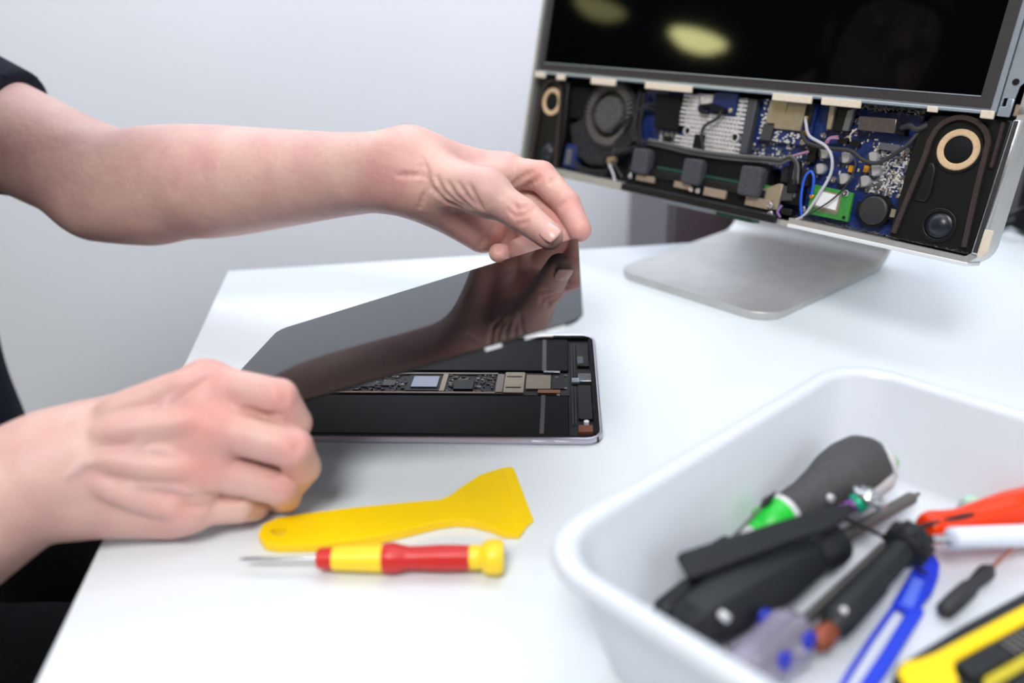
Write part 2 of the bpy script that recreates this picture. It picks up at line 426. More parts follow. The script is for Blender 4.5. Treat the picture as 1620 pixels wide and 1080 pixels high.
spR = speaker(1, (210, 73.4), (211.2, 19.6), [(185, 95.5), (177.6, 79), (178, 4), (238, 3), (239, 97)],
        [(181.8, 8), (185.5, 38), (189, 65), (189.9, 79), (195, 90), (205.8, 95.3), (218.5, 92.6), (227, 83.6), (228.6, 72), (229.6, 50), (232.6, 8)])
flat('raised_pad', [(193, 62), (196.5, 62.5), (199, 58), (200.3, 40), (198, 34), (189.5, 34), (191, 46)], -6, -2.6, M_black, spR, bevel=0.0012)
flat('gasket_bar', [(232.4, 95), (235, 95), (235.8, 64), (233.2, 64)], -6, -2.4, M_rubber, spR, bevel=0.0008)
flat('sensor_board', [(-184.7, 7), (-165, 7), (-169.5, 31), (-183, 31)], -20, -11, M_pcb, bevel=0.0006)
flat('sensor_chip', rect(-180, -172, 10, 26), -11, -9, M_grey_part)
# --- fan
fan = flat('fan_housing', [(-186, 50), (-164, 66), (-160, 86), (-146, 95), (-112, 95), (-98, 84), (-93, 60), (-104, 40), (-126, 14), (-150, 12), (-174, 22), (-184, 34)], -24, -17, M_dust_black, bevel=0.002)
FC = MF @ Matrix.Translation((-0.1315, 0.0665, -0.017))
B(mm).annulus((0, 0), 31, 35.5, -0.5, 5.0, 48).obj('inlet_rim', M_dust_black, fan, FC, bevel=0.0012)
B(mm).lathe([(31, 0), (31, 0.5)], 40).obj('fan_well', M_black, fan, FC)
B(mm).annulus((0, 0), 29.6, 31, 0.5, 3.4, 48).obj('blade_band', mat('fan_blade_grey', (112, 107, 104), 0.8), fan, FC)
B(mm).lathe([(18.5, 0.5), (18.5, 5), (17, 7.5), (14, 8.5), (2.5, 8.8), (2.2, 9.4), (0.4, 9.6)], 40).obj('hub', mat('dusty_fan_hub', (78, 76, 78), 0.75, noise=0.25, nscale=220), fan, FC, smooth=50)
blade = None
for k in range(40):
    t = 2 * math.pi * k / 40
    if blade is None:
        blade = B(mm).box(23.5, 30.4, -0.85, 0.85, 0.5, 6.2).mesh('fan_blade', mat('fan_blade_grey', (112, 107, 104), 0.8))
    place('fan_blade', blade, fan, FC @ Matrix.Rotation(t, 4, 'Z'))
flat('fan_flap', [(-186, 50), (-163, 62), (-158, 42), (-130, 38), (-127, 15), (-150, 13), (-174, 22)], -17, -13, M_dust_black, fan, bevel=0.002)
flat('fan_duct', [(-122, 36), (-98, 62), (-86, 52), (-108, 24)], -20, -10, M_dust_black, fan, bevel=0.0015)
flat('upper_block', rect(-192, -166, 58, 90), -24, -14, M_black_matte, bevel=0.001)
flat('cable_clip', [(-119, 30), (-111, 34), (-108, 22), (-113, 16), (-119, 20)], -12, -6, M_tan_part, bevel=0.001)
# left cable bundle
cb = [[(-96, 92, -12), (-93, 80, -8), (-97, 66, -7), (-104, 52, -8)], [(-90, 90, -11), (-84, 74, -6), (-84, 60, -6), (-78, 46, -6), (-66, 45, 0)],
      [(-72, 76, -12), (-86, 76, -7), (-94, 68, -6), (-108, 60, -6), (-118, 52, -8)], [(-94, 88, -10), (-90, 70, -6), (-88, 56, -5), (-80, 42, -5)],
      [(-72, 82, -13), (-82, 79, -8), (-90, 70, -6), (-92, 54, -6), (-84, 44, -4)], [(-174, 26, -16), (-164, 12, -11), (-140, 8, -10), (-118, 12, -9), (-112, 22, -7)],
      [(-176, 22, -16), (-160, 7, -10), (-135, 4, -9), (-118, 8, -8)], [(-118, 27, -6), (-104, 31, -4), (-90, 36, -3), (-80, 40, -2)],
      [(-114, 18, -6), (-106, 10, -5), (-101, 3, -4)], [(-110, 22, -6), (-100, 14, -5), (-92, 8, -4)], [(-154, 8, -10), (-150, -0.5, -6), (-138, -0.5, -5), (-126, 5, -6)]]
for i, p in enumerate(cb):
    B(mm).tube(spline(p, 6), 1.7 if i not in (8, 9) else 1.3, 7).obj('cable', M_wire_white if i in (8,) else (M_dust_black if i != 9 else M_wire_black), pc, MF)
flat('cable_strap', [(-122, 30), (-82, 40), (-80, 35), (-120, 25)], -6, -3.5, M_dust_black, bevel=0.0008)
# --- main board
pcb = flat('circuit_board', [(-92, 95), (176, 95), (175, 4), (82, 4), (70, 40), (-92, 40)], -24, -16, M_pcb)
for nm, m, cnt, seed, zones in (('pale_components', M_white_part, 380, 3, None), ('tan_components', M_tan_part, 150, 5, None), ('grey_components', M_grey_part, 60, 9, None)):
    rnd = random.Random(seed); b = B(mm); n_ = 0
    while n_ < cnt:
        z_ = rnd.random()
        if z_ < .62: x, y = rnd.uniform(146, 175), rnd.uniform(34, 72)
        elif z_ < .75: x, y = rnd.uniform(100, 146), rnd.uniform(34, 92)
        elif z_ < .93: x, y = rnd.uniform(38, 95), rnd.uniform(42, 62)
        else: x, y = rnd.uniform(-66, -46), rnd.uniform(46, 58)
        s1, s2 = (rnd.uniform(.7, 1.5), rnd.uniform(.4, .8)) if rnd.random() < .5 else (rnd.uniform(.4, .8), rnd.uniform(.7, 1.5))
        if nm[0] == 'g': s1 *= 1.3; s2 *= 1.3
        b.box(x - s1, x + s1, y - s2, y + s2, -16.2, -15.2 + (1 if nm[0] == 'g' else 0)); n_ += 1
    tag(b.obj(nm, m, pcb, MF), kind='stuff')
flat('drive_block', [(-73, 91), (-44, 91), (-40, 59.5), (-68, 59.5)], -18, -8, M_black_matte, bevel=0.001)
flat('chip', rect(-58, -50, 48, 54), -16, -13, M_black)
# heat sink with combed edges
hs = flat('heat_sink', [(-30, 95), (24, 95), (24, 47), (-32, 46)], -18, -14, M_fin)
b = B(mm)
for i in range(13):
    y = 47.5 + i * 3.72
    gaps = (y > 90 and i % 2 == 0)
    xs = [(-43 if not 57 < y < 66 else -27, 29.5 if y < 58 or y > 64 else 17)]
    if 78 < y < 94: xs = [(-42, -24), (18, 29)]
    for a, c in xs: b.box(a, c, y - 1.15, y + 1.15, -15, -10.5)
tag(b.obj('fins', M_fin, hs, MF, bevel=0.0003), kind='stuff')
b = B(mm)
for i in range(12):
    y = 49.3 + i * 3.72
    for j in range(16):
        x = -36 + j * 3.7 + (i % 2) * 1.2
        if (78 < y and -23 < x < 18) or (56 < y < 66 and (x < -24 or x > 16)): continue
        b.box(x, x + 1.9, y - 0.7, y + 0.7, -15, -11.2)
tag(b.obj('fin_bridges', M_fin, hs, MF), kind='stuff')
for x, y in ((-30.3, 61), (21.8, 61)):
    B(mm).annulus((0, 0), 3.0, 4.2, -16, -10.2, 24).obj('mount_ring', M_fin, hs, MF @ Matrix.Translation((x * mm, y * mm, 0)))
    B(mm).lathe([(3.1, -16), (3.1, -12.2)], 20).obj('mount_hole', M_black_matte, hs, MF @ Matrix.Translation((x * mm, y * mm, 0)))
flat('daughter_board', [(-7, 97), (17, 97.5), (17.5, 79), (-21.5, 79.5), (-22, 84), (-8, 88)], -12, -8.6, M_pcb, bevel=0.0002)
flat('daughter_tab', [(-22, 94), (-8, 95), (-8, 87), (-20, 86)], -12, -8.8, M_fin)
B(mm).lathe([(2.2, 0), (2.2, 2), (1.0, 3)], 16).obj('solder_post', M_shield, pc, MF @ Matrix.Translation((0.0135, 0.083, -0.009)))
cc = flat('plug', [(-18, 85), (-2, 87), (10, 84), (11, 79.5), (2, 79.5), (-6, 83), (-18, 82)], -8.8, -3.6, M_black_matte, bevel=0.001)
flat('plug', [(-18, 80.5), (-8, 81), (-8, 77.5), (-16, 77)], -8.8, -4.5, M_black, bevel=0.001)
B(mm).tube(spline([(7, 82, -5), (4, 75, -4), (-7, 67, -3.5), (-8.6, 58, -4), (-6, 50, -5), (-4, 43, -6)], 7), 1.5, 8).obj('sensor_cable', M_wire_black, pc, MF)
flat('cable_tag', [(-18, 59), (-8, 59.5), (-8, 47.5), (-18, 47)], -9.5, -6.2, M_black_matte, bevel=0.0005)
flat('side_connector', [(28.5, 95), (37.7, 94.5), (38.5, 48), (31, 48)], -16, -8, mat('slate_plastic', (70, 72, 80), 0.5), bevel=0.001)
# wireless card
wc = flat('wireless_card', [(42, 96), (92, 96), (92, 62), (44, 61)], -16, -12, M_pcb)
flat('shield_can', [(50, 95), (84, 95), (83.5, 73), (59, 72.5), (58.5, 76.5), (50, 76)], -12, -8.5, M_shield, wc, bevel=0.0005)
flat('shield_seam', rect(66.6, 67.2, 84, 94.6), -9, -8.2, M_tape_tan, wc)
flat('chip', rect(48, 58, 62, 75), -12, -9, mat('charcoal_chip', (60, 62, 66), 0.4), wc, bevel=0.0003)
rnd = random.Random(21); b = B(mm)
for k in range(70):
    x, y = (rnd.uniform(43, 50), rnd.uniform(63, 95)) if k % 2 else (rnd.uniform(59, 82), rnd.uniform(62.5, 71))
    s = rnd.uniform(.5, 1.1); b.box(x - s, x + s, y - .6, y + .6, -12.2, -10.8)
tag(b.obj('pale_components', M_white_part, wc, MF), kind='stuff')
for x, y in ((86.4, 84), (86.5, 71.5)):
    B(mm).lathe([(2.4, 0), (2.4, 2), (1.6, 2.2), (1.4, 4)], 16).obj('antenna_plug', M_gold, wc, MF @ Matrix.Translation((x * mm, y * mm, -0.012)))
flat('edge_rail', rect(84.5, 90, 78, 96), -12, -9.5, M_dust_black, wc)
# capacitors (copied)
capm = B(mm).lathe([(4.1, 0), (4.4, 0.6), (4.4, 6.6), (3.9, 7.2), (0.4, 7.2)], 24).mesh('capacitor', mat('capacitor_sleeve', (204, 204, 208), 0.35, 0.5), 40)
capt = B(mm).prism([(4.0 * math.cos(math.radians(a)), 4.0 * math.sin(math.radians(a))) for a in range(-60, 61, 12)], 7.1, 7.4).mesh('capacitor_mark', mat('dark_capacitor_mark', (60, 60, 66), 0.5))
for k, (x, y) in enumerate(((108, 58.5), (126.3, 57.4), (148, 60.3), (107.6, 45.7), (128.9, 41), (146.4, 41.8), (152.5, 51))):
    T_ = MF @ Matrix.Translation((x * mm, y * mm, -0.016)) @ Matrix.Rotation(math.radians(200), 4, 'Z')
    place('capacitor', capm, pcb, T_); place('capacitor_mark', capt, pcb, T_)
for x, y in ((131.7, 49.4), (143.8, 51.1)): flat('tantalum', rect(x - 1.8, x + 1.8, y - 2.6, y + 2.6), -16, -12.6, M_orange, pcb, bevel=0.0003)
scm = B(mm).lathe([(2.7, 0), (2.7, 1.4), (2.2, 2.0), (1.1, 2.0), (1.0, 1.2), (0.2, 1.2)], 18).mesh('screw', M_steel, 30)
for x, y, w in ((101.3, 72, -16), (126, 86, -16), (171.5, 68.4, -15), (155.3, 39.5, -16), (118.7, 39, -16), (136.3, 30.6, -6), (104.1, 12, -6), (173.3, 21, -14), (87, 64.7, -12),
             (-77.6, 11.6, 1), (-4.2, 10.7, 1), (3.4, 10.4, 1), (77.7, 10.2, 1), (80, 3.4, 1)):
    place('screw', scm, pc, MF @ Matrix.Translation((x * mm, y * mm, w * mm)))
# ribbon brackets, metal module, connectors
flat('ribbon_socket', [(107, 95), (125, 95.5), (123, 77), (108, 76.5)], -16, -10, M_black)
flat('ribbon_clip', [(104.5, 95), (109.5, 95), (110, 77), (106, 76.5)], -12, -7, M_shield, bevel=0.0008)
flat('ribbon_clip', [(120, 93), (126, 95), (124.4, 77.5), (119.5, 77)], -12, -7, mat('steel_clip', (130, 132, 140), 0.35, 0.7), bevel=0.0008)
flat('metal_module', [(131.4, 89.5), (160.8, 90), (161.6, 79.6), (132.7, 79)], -16, -5.5, mat('dark_nickel', (112, 106, 108), 0.35, 0.75, noise=0.1, nscale=300), bevel=0.0006)
flat('module_end', [(161, 88), (168, 86), (168, 79), (161.6, 80)], -16, -8, M_black_matte)
flat('flat_connector', rrect(149.8, 166.2, 66.8, 72, 1.8), -16, -11, M_grey_part, bevel=0.0004)
flat('socket', rect(116, 124, 68, 72), -16, -11.5, M_black); flat('socket', rect(126, 134, 67, 71.5), -16, -11.5, M_black)
flat('socket', rect(94, 101, 50, 66), -16, -10, M_black); flat('socket', rect(76, 100, 30, 44), -18, -8, M_dust_black, bevel=0.001)
flat('latch', [(72, 26), (92, 29), (94, 17), (74, 14)], -8, -2, mat('graphite_latch', (64, 62, 66), 0.55), bevel=0.001)
flat('pin_block', rect(84, 100, 14, 27), -14, -5, M_black_matte, bevel=0.0006)
flat('pin_block', rect(84, 96, 5, 10), -12, -3, M_black, bevel=0.0006)
gb = flat('green_module', [(107.6, 33), (142.2, 31.5), (143.4, 9.2), (107.8, 9.2)], -9, -5.5, M_pcb_green, bevel=0.0003)
flat('module_frame', [(114, 30), (134, 29), (134, 14), (113, 15.4)], -5.6, -4.6, M_shield, gb)
flat('module_label', [(115.6, 28.8), (132.2, 27.8), (132.2, 16.2), (114.6, 17.2)], -4.6, -3.6, M_white, gb)
b = B(mm)
for k in range(15): b.box(116 + k * 1.2, 116.6 + k * 1.2, 12.6, 14.6, -5.6, -4.9)
tag(b.obj('solder_pads', M_shield, gb, MF), kind='stuff')
B(mm).lathe([(1.3, -5.5), (1.3, -5.0)], 14).obj('mount_hole', M_black, gb, MF @ Matrix.Translation((0.1398, 0.0118, 0)))
B(mm).lathe([(1.7, -5.5), (1.7, -3.6), (1.0, -3.2)], 14).obj('antenna_plug', M_gold, gb, MF @ Matrix.Translation((0.1095, 0.0235, 0)))
cell = thing_cell = B(mm).lathe([(11, -16), (11, -7.4), (10.3, -6.6), (9.6, -6.4), (0.5, -6.4)], 40).obj('coin_cell', mat('dark_cell_cover', (52, 52, 56), 0.45, 0.2, noise=0.15, nscale=500), pc, MF @ Matrix.Translation((0.1603, 0.0212, 0)), smooth=35)
B(mm).annulus((0, 0), 11, 12.6, -16, -9, 36).obj('cell_holder', M_black, cell, MF @ Matrix.Translation((0.1603, 0.0212, 0)))
flat('holder_tab', rect(145.6, 151, 18, 26), -16, -9.5, M_black, cell); flat('holder_tab', rect(170, 176, 17, 26), -16, -9, M_black, cell)
flat('solder_tab', rect(174, 178.5, 19, 25), -12, -7, M_shield)
# --- black tray with foam blocks
tr = B(mm)
tr.prism([(-84, 40), (-62, 43.5), (62, 43), (66, 40), (68, 24), (66, 22), (-84, 22)], -16, -4)
tr.prism([(-86, 23), (72, 23), (84, 6), (84, -1.5), (-86, -1.5)], -16, -2)
tray_ = tr.obj('inverter_tray', M_black_matte, pc, MF, bevel=0.001)
flat('tray_ledge', rect(-82, 70, 14.6, 21.5), -4, 0.4, M_black, tray_, bevel=0.0008)
flat('tray_lip', rect(-86, 86, -3.4, 3.4), -6, 3.4, M_black, tray_, bevel=0.001)
flat('tray_lip_edge', rect(-84, 82, 2.8, 4.2), -4, 1.6, M_dust_black, tray_, bevel=0.0004)
flat('tray_board', rect(-52, 56, 21.6, 25.4), -5, -3.2, M_pcb_dkgreen, tray_)
flat('tray_board', rect(64, 74, 18, 26), -5, -2.6, M_pcb_green, tray_)
flat('metal_plate', [(52, 15), (80, 29), (84, 29), (84, 8), (78, 6.5), (52, 6)], -3.4, -0.4, M_shield, tray_, bevel=0.0006)
for x0_, x1_, y0_, y1_ in ((-71, -49, 9, 14.6), (-25, -6, 9.4, 15), (9, 32.4, 7.6, 15), (55, 77, 6.4, 14.4)):
    flat('tape_patch', rect(x0_, x1_, y0_, y1_), -2.2, 0.9, M_tape_tan, tray_, bevel=0.0003)
for x0_, x1_, y0_, y1_ in ((-76, -56, 15.5, 39.5), (-15, 5.4, 14.6, 38), (45.6, 67, 14.2, 40)):
    B(mm).prism([(x0_, y0_ + 3), (x0_ + 2, y0_), (x1_ - 1, y0_), (x1_, y0_ + 4), (x1_ - 1, y1_ - 3), (x1_ - 4, y1_), (x0_, y1_ - 1)], -5, 6.5).obj('foam_block', M_foam, tray_, MF, bevel=0.0018)
flat('board_lug', [(-44, -3), (16, -3), (20, -8), (-40, -8)], -20, -12, M_zinc, tray_)
flat('under_board', rect(22, 60, -8, -2), -18, -6, M_pcb_dkgreen, tray_)
# --- cables on the right
def wire(name, pts, r, m): return B(mm).tube(spline(pts, 8), r, 8).obj(name, m, pc, MF, smooth=180)
wire('white_wire', [(87, 84, -6), (90, 80, -3), (95.8, 70, -3), (111.6, 64, -2), (119.4, 56, -2), (121.4, 43.4, -3), (117.3, 27, -1), (109.2, 8.3, -1), (100, 2, -4)], 1.25, M_wire_white)
wire('black_cable', [(86.5, 72, -6), (95.7, 64.6, -3), (113.3, 62.5, -3), (132.6, 62.8, -3), (144.9, 57.2, -3), (155.4, 56.5, -3), (164, 62, -3), (173.8, 71.6, -3), (178, 80, -5), (182, 90, -8)], 1.6, M_wire_black)
wire('black_cable', [(165, 84, -8), (172, 86, -5), (178, 84, -4), (184, 88, -6)], 2.4, M_wire_black)
wire('thin_black_wire', [(133, 62, -3), (138, 57, -2), (140.8, 51, -1), (137.9, 36.8, 0), (129, 23.7, 0), (114, 10, 0), (104, 4, -2)], 0.75, M_wire_black)
wire('blue_wire', [(105.3, 6, -4), (102, 18, -3), (100.3, 30, -3), (100.9, 39, -3), (104.6, 42.8, -3), (108.6, 37, -3), (109.4, 24, -4)], 1.0, M_wire_blue)
wire('mauve_wire', [(111, 66, -6), (112.5, 70, -6), (118, 71, -9)], 0.9, M_wire_pink)
wire('mauve_wire', [(109, 65, -6), (111, 70.5, -7), (117, 72.6, -9)], 0.9, M_wire_pink)
wire('mauve_wire', [(76, 47, 0), (86, 53, -4), (96, 58, -8)], 1.1, M_wire_pink)
wire('orange_wire', [(131, 80, -8), (127, 75, -8), (127, 70, -11)], 0.6, M_tape)
wire('violet_wire', [(86, 12, -3), (84, 6, -2), (87, 2, -3)], 1.1, mat('violet_wire', (140, 110, 170), 0.5))
for k, (dy, dw) in enumerate(((0, 2), (1.9, 0.5), (-1.6, 1))):
    wire('grey_cable', [(-66, 46 + dy, -2 + dw), (-37, 45 + dy, dw), (-8, 43.4 + dy, dw), (35, 44.4 + dy, dw), (66, 46.5 + dy, dw), (78, 47 + dy, dw), (86, 51 + dy * .6, dw), (92 + dy * .5, 46, dw - 1), (93 + dy, 33, dw - 3), (92 + dy, 20, -5)],
         1.3, mat('grey_braid', (104, 100, 100), 0.8, noise=0.2, nscale=600) if k else M_wire_black)
flat('heat_shrink', [(84, 50), (94, 50), (97, 24), (88, 22)], -7, -0.5, M_black_matte, bevel=0.002)
rnd = random.Random(4); b = B(mm)
for k in range(260):
    x = rnd.uniform(128, 182); y = 98.5 - abs(rnd.gauss(0, 2.2)); w = rnd.uniform(-9, -2); a = rnd.uniform(0, 6.28); l = rnd.uniform(.8, 2.6)
    b.tube([(x, y, w), (x + l * .5 * math.cos(a), y + l * .5 * math.sin(a), w + .4), (x + l * math.cos(a + .6), y + l * math.sin(a + .6), w)], 0.12, 3)
for k in range(320):
    x = rnd.uniform(98, 236); y = 4.0 + abs(rnd.gauss(0, .8)); w = rnd.uniform(-14, -1); a = rnd.uniform(0, 6.28); l = rnd.uniform(.8, 2.2)
    b.tube([(x, y, w), (x + l * math.cos(a), y + .6 * abs(math.sin(a)), w + l * .5)], 0.14, 3)
tag(b.obj('dust_fluff', M_dust, pc, MF), kind='stuff')
LAMP_A, LAMP_B = (-3.083, 0.673, 1.2), (-3.335, 1.193, 1.288)
# ------------------------------------------------------------------ opened tablet
ty = -0.0709; TF = frame(Vector((0.0579, 0.4453, 0)), Vector((math.cos(ty), math.sin(ty), 0)), Vector((-math.sin(ty), math.cos(ty), 0)), up)
M_tab = mat('tablet_aluminium', (196, 190, 204), 0.3, 0.85)
M_bat = mat('battery_film', (11, 14, 18), 0.5, spec=0.14, noise=0.06, nscale=90)
M_lining = mat('tablet_lining', (13, 14, 16), 0.6)
tab = thing('tablet', 'opened tablet with silver rim showing black batteries and central circuit board', 'tablet', (-0.06, 0.53, 0))
h = B(mm)
def tr_(i, z, r): return h.ring([(x, y, z) for x, y in rrect(-240 + i, -i, i, 169.5 - i, r, 7)])
rs = [tr_(4, 0, 9), tr_(1.2, 0.7, 11), tr_(0, 2.4, 12), tr_(0, 4.6, 12), tr_(0.5, 5.8, 11.5), tr_(1.2, 6.0, 11)]
for a, b in zip(rs, rs[1:]): h.bridge(a, b)
h.cap(rs[0], True)
ri = [rs[-1], tr_(2.0, 5.6, 10.4), tr_(2.1, 1.8, 10.4)]
h.bridge(ri[0], ri[1]); h.bridge(ri[1], ri[2], 1); h.cap(ri[2], False, 1)
h.obj('back_case', [M_tab, M_lining], tab, TF, smooth=35)
def tp(name, poly, z0, z1, m, parent=None, bevel=0.0, **kw): return B(mm).prism(poly, z0, z1).obj(name, m, parent or tab, TF, bevel=bevel, **kw)
fr_ = B(mm)
for p in (rect(-236, -3, 3, 5.5), rect(-236, -3, 164, 166.5), rect(-5.5, -3, 8, 162)): fr_.prism(p, 1.8, 5.2)
fr_.obj('display_gasket', M_black_matte, tab, TF)
tp('battery', rrect(-226, -22.5, 7.5, 62, 2), 1.8, 4.3, M_bat, bevel=0.0006)
tp('battery', rrect(-226, -22.5, 103, 162, 2), 1.8, 4.3, M_bat, bevel=0.0006)
lb = tp('logic_board', rect(-205, -22, 65, 101), 1.8, 3.0, M_pcb_black)
fm = B(mm)
for p in (rect(-205, -71, 97, 99.6), rect(-205, -71, 65.8, 68.2), rect(-76.5, -71, 66, 99.5)): fm.prism(p, 3.0, 4.1)
fm.obj('shield_frame', mat('nickel_frame', (142, 130, 120), 0.4, 0.6), lb, TF, bevel=0.0002)
tp('processor', rect(-140.4, -120.6, 75, 92.6), 3, 4.4, mat('silver_processor', (150, 154, 166), 0.25, 0.8), lb, bevel=0.0002)
tp('processor_base', rect(-144, -119, 71, 96), 3, 3.5, M_pcb_black, lb)
tp('shield_strip', rect(-118.2, -114.4, 69, 96.5), 3, 4.3, M_shield, lb)
tp('memory_chip', rect(-108, -93.4, 72, 87), 3, 4.3, M_black, lb, bevel=0.0002)
tp('memory_chip', rect(-162.4, -153.2, 78, 86.5), 3, 4.0, mat('brown_grey_chip', (84, 76, 74), 0.4), lb)
tp('memory_chip', rect(-178, -168, 76, 88), 3, 4.0, M_grey_part, lb)
for nm, m, cnt, sd in (('pale_components', M_white_part, 46, 2), ('tan_components', M_tan_part, 70, 8), ('dark_components', M_grey_part, 110, 12)):
    rnd = random.Random(sd); b = B(mm); k = 0
    while k < cnt:
        x, y = rnd.uniform(-200, -78), rnd.uniform(69.5, 96)
        if -145 < x < -113 or (-109 < x < -92 and 71 < y < 88): continue
        s1, s2 = rnd.uniform(.35, 1.5), rnd.uniform(.35, 1.0)
        b.box(x - s1, x + s1, y - s2, y + s2, 2.9, 3.7 + rnd.random() * .4); k += 1
    tag(b.obj(nm, m, lb, TF), kind='stuff')
s1_ = tp('shield_cover', rrect(-70.6, -55.4, 66.8, 100, 0.8), 3, 4.4, M_shield, lb, bevel=0.0003)
for y in (74.6, 92.1): tp('shield_slot', rect(-69, -57.6, y - .4, y + .4), 4.3, 4.75, M_black, lb)
tp('shield_cover', rrect(-54.2, -35.6, 72.8, 95.6, 0.6), 3, 4.4, mat('warm_nickel_shield', (150, 138, 122), 0.38, 0.7, noise=0.08, nscale=300), lb, bevel=0.0003)
tp('copper_flex', rect(-45, -28.6, 66.6, 71.6), 3, 4.3, M_copper, lb)
tp('silver_bar', rect(-41.4, -28.8, 98.6, 101.4), 3, 5.2, M_steel, lb, bevel=0.0004)
tp('dark_module', rect(-34.5, -26, 74, 96), 3, 3.9, M_black, lb)
for x, y in ((-24.5, 96), (-24.5, 75), (-30, 64.5), (-31.5, 93)): place('screw', scm, lb, TF @ Matrix.Translation((x * mm, y * mm, 0.003)) @ Matrix.Scale(0.5, 4))
tp('flex_strip', [(-43.6, 160.5), (-40.6, 160.5), (-39.4, 102), (-42.6, 102)], 4.2, 4.7, mat('mauve_flex', (96, 86, 92), 0.5))
tp('flex_strip', [(-42.2, 62), (-39.2, 62), (-39.2, 8.6), (-42.0, 8.6)], 4.2, 4.7, mat('mauve_flex', (96, 86, 92), 0.5))
tp('adhesive_strip', [(-74, 166.6), (-35, 166.4), (-35, 164), (-74, 164.2)], 5.0, 6.0, M_tape)
rnd = random.Random(31); b = B(mm)
for k in range(27):
    for j in range(2): b.box(-20 + j * 1.9, -19.2 + j * 1.9, 24 + k * 2.0, 24.9 + k * 2.0, 2.4, 4.2)
for k in range(30):
    for j in range(2): b.box(-20 + j * 1.9, -19.2 + j * 1.9, 94 + k * 2.0, 94.9 + k * 2.0, 2.4, 4.2)
tag(b.obj('contact_rows', M_grey_part, tab, TF), kind='stuff')
tp('end_module', rrect(-15.6, -6.2, 112, 154, 1), 1.8, 4.2, M_black, bevel=0.0004)
tp('end_module', rrect(-15.6, -5.8, 30, 80, 1), 1.8, 4.0, M_black, bevel=0.0004)
tp('module_cover', [(-15.4, 128), (-11, 128), (-10.6, 116), (-15.2, 114)], 4.0, 4.8, M_grey_part)
tp('port_socket', rrect(-15, -4.6, 84.5, 97.5, 1), 1.8, 5.0, M_steel, bevel=0.0004)
tp('port_flex', rect(-20, -14, 83.5, 90.5), 3, 4.6, M_zinc)
tp('copper_pad', [(-16, 20.2), (-6.4, 20.2), (-6.4, 12), (-16.2, 11.6)], 1.8, 4.6, mat('copper_pad', (122, 74, 54), 0.5, 0.3), bevel=0.0003)
B(mm).lathe([(1.8, 1.8), (1.8, 4.6), (0.2, 4.7)], 16).obj('white_dot', M_white, tab, TF @ Matrix.Translation((-0.0106, 0.0253, 0)))
B(mm).lathe([(1.1, 1.8), (1.1, 4.6)], 12).obj('white_dot', M_zinc, tab, TF @ Matrix.Translation((-0.0046, 0.0467, 0)))
# volume buttons on the near edge
for x0_, x1_ in ((-47.5, -37), (-32.4, -21.6)):
    BF = frame(TF @ Vector((0, 0, 0.0033)), TF.to_3x3() @ Vector((1, 0, 0)), up, TF.to_3x3() @ Vector((0, -1, 0)))
    B(mm).prism(rrect(x0_, x1_, -0.9, 0.9, 0.85, 4), -0.3, 0.45).obj('volume_button', M_tab, tab, BF, bevel=0.0002)

# ------------------------------------------------------------------ lifted screen
c0 = Vector((-0.1901, 0.3917, 0.0486)); c1 = Vector((0.0368, 0.3784, 0.1193)); c3 = Vector((-0.1780, 0.5591, 0.0412))
lx = (c1 - c0).normalized(); ly = (c3 - c0); ly = (ly - lx * ly.dot(lx)).normalized(); lz = lx.cross(ly)
LF = frame(c0, lx, ly, lz)
GLASS = mat('glossy_black_glass', (7, 9, 12), 0.04, spec=0.36)
GLASS.node_tree.nodes['Principled BSDF'].inputs['Specular Tint'].default_value = (0.80, 0.90, 1.0, 1)
lid = thing('tablet_screen', 'black glossy glass screen lifted off the tablet by its corner', 'screen', c0)
B(mm).prism(rrect(0, 238, 0, 168, 8.5, 7), -0.9, 0).obj('glass', GLASS, lid, LF, bevel=0.0003)
B(mm).prism(rrect(2, 236, 2, 166, 7, 5), -2.4, -0.9).obj('display_layer', M_lining, lid, LF)
for a, b_ in ((184, 193), (206, 216.5), (217.5, 228)):
    B(mm).prism(rect(a, b_, 0.2, 2.4), -2.6, -0.7).obj('adhesive_bit', M_white, lid, LF)

# ------------------------------------------------------------------ yellow scraper and screwdriver on the desk
M_yel = mat('yellow_plastic', (255, 214, 0), 0.38, spec=0.4)
out = [(-0.1420, 0.3564, 0.0000), (-0.1420, 0.3652, 0.0000), (-0.1356, 0.3707, 0.0000), (-0.1220, 0.3741, 0.0000), (-0.0939, 0.3788, 0.0000), (-0.0615, 0.3827, 0.0000), (-0.0439, 0.3844, 0.0000), (-0.0383, 0.3885, 0.0000), (-0.0320, 0.3971, 0.0000), (-0.0217, 0.4105, 0.0000), (-0.0101, 0.4196, 0.0000), (-0.0038, 0.4229, 0.0000), (-0.0010, 0.4213, 0.0000),
       (0.0022, 0.4053, 0.0000), (0.0066, 0.3833, 0.0000), (0.0097, 0.3677, 0.0000), (0.0063, 0.3638, 0.0000), (0.0034, 0.3578, 0.0000), (0.0012, 0.3529, 0.0000), (-0.0075, 0.3538, 0.0000), (-0.0152, 0.3591, 0.0000), (-0.0248, 0.3635, 0.0000), (-0.0341, 0.3650, 0.0000), (-0.0452, 0.3627, 0.0000), (-0.0622, 0.3562, 0.0000), (-0.0821, 0.3500, 0.0000), (-0.1054, 0.3463, 0.0000), (-0.1294, 0.3468, 0.0000), (-0.1369, 0.3492, 0.0000)]
hole = [(-0.1362, 0.3594, 0.0000), (-0.1348, 0.3621, 0.0000), (-0.1313, 0.3625, 0.0000), (-0.1279, 0.3613, 0.0000), (-0.1268, 0.3584, 0.0000), (-0.1283, 0.3558, 0.0000), (-0.1316, 0.3554, 0.0000), (-0.1347, 0.3566, 0.0000)]
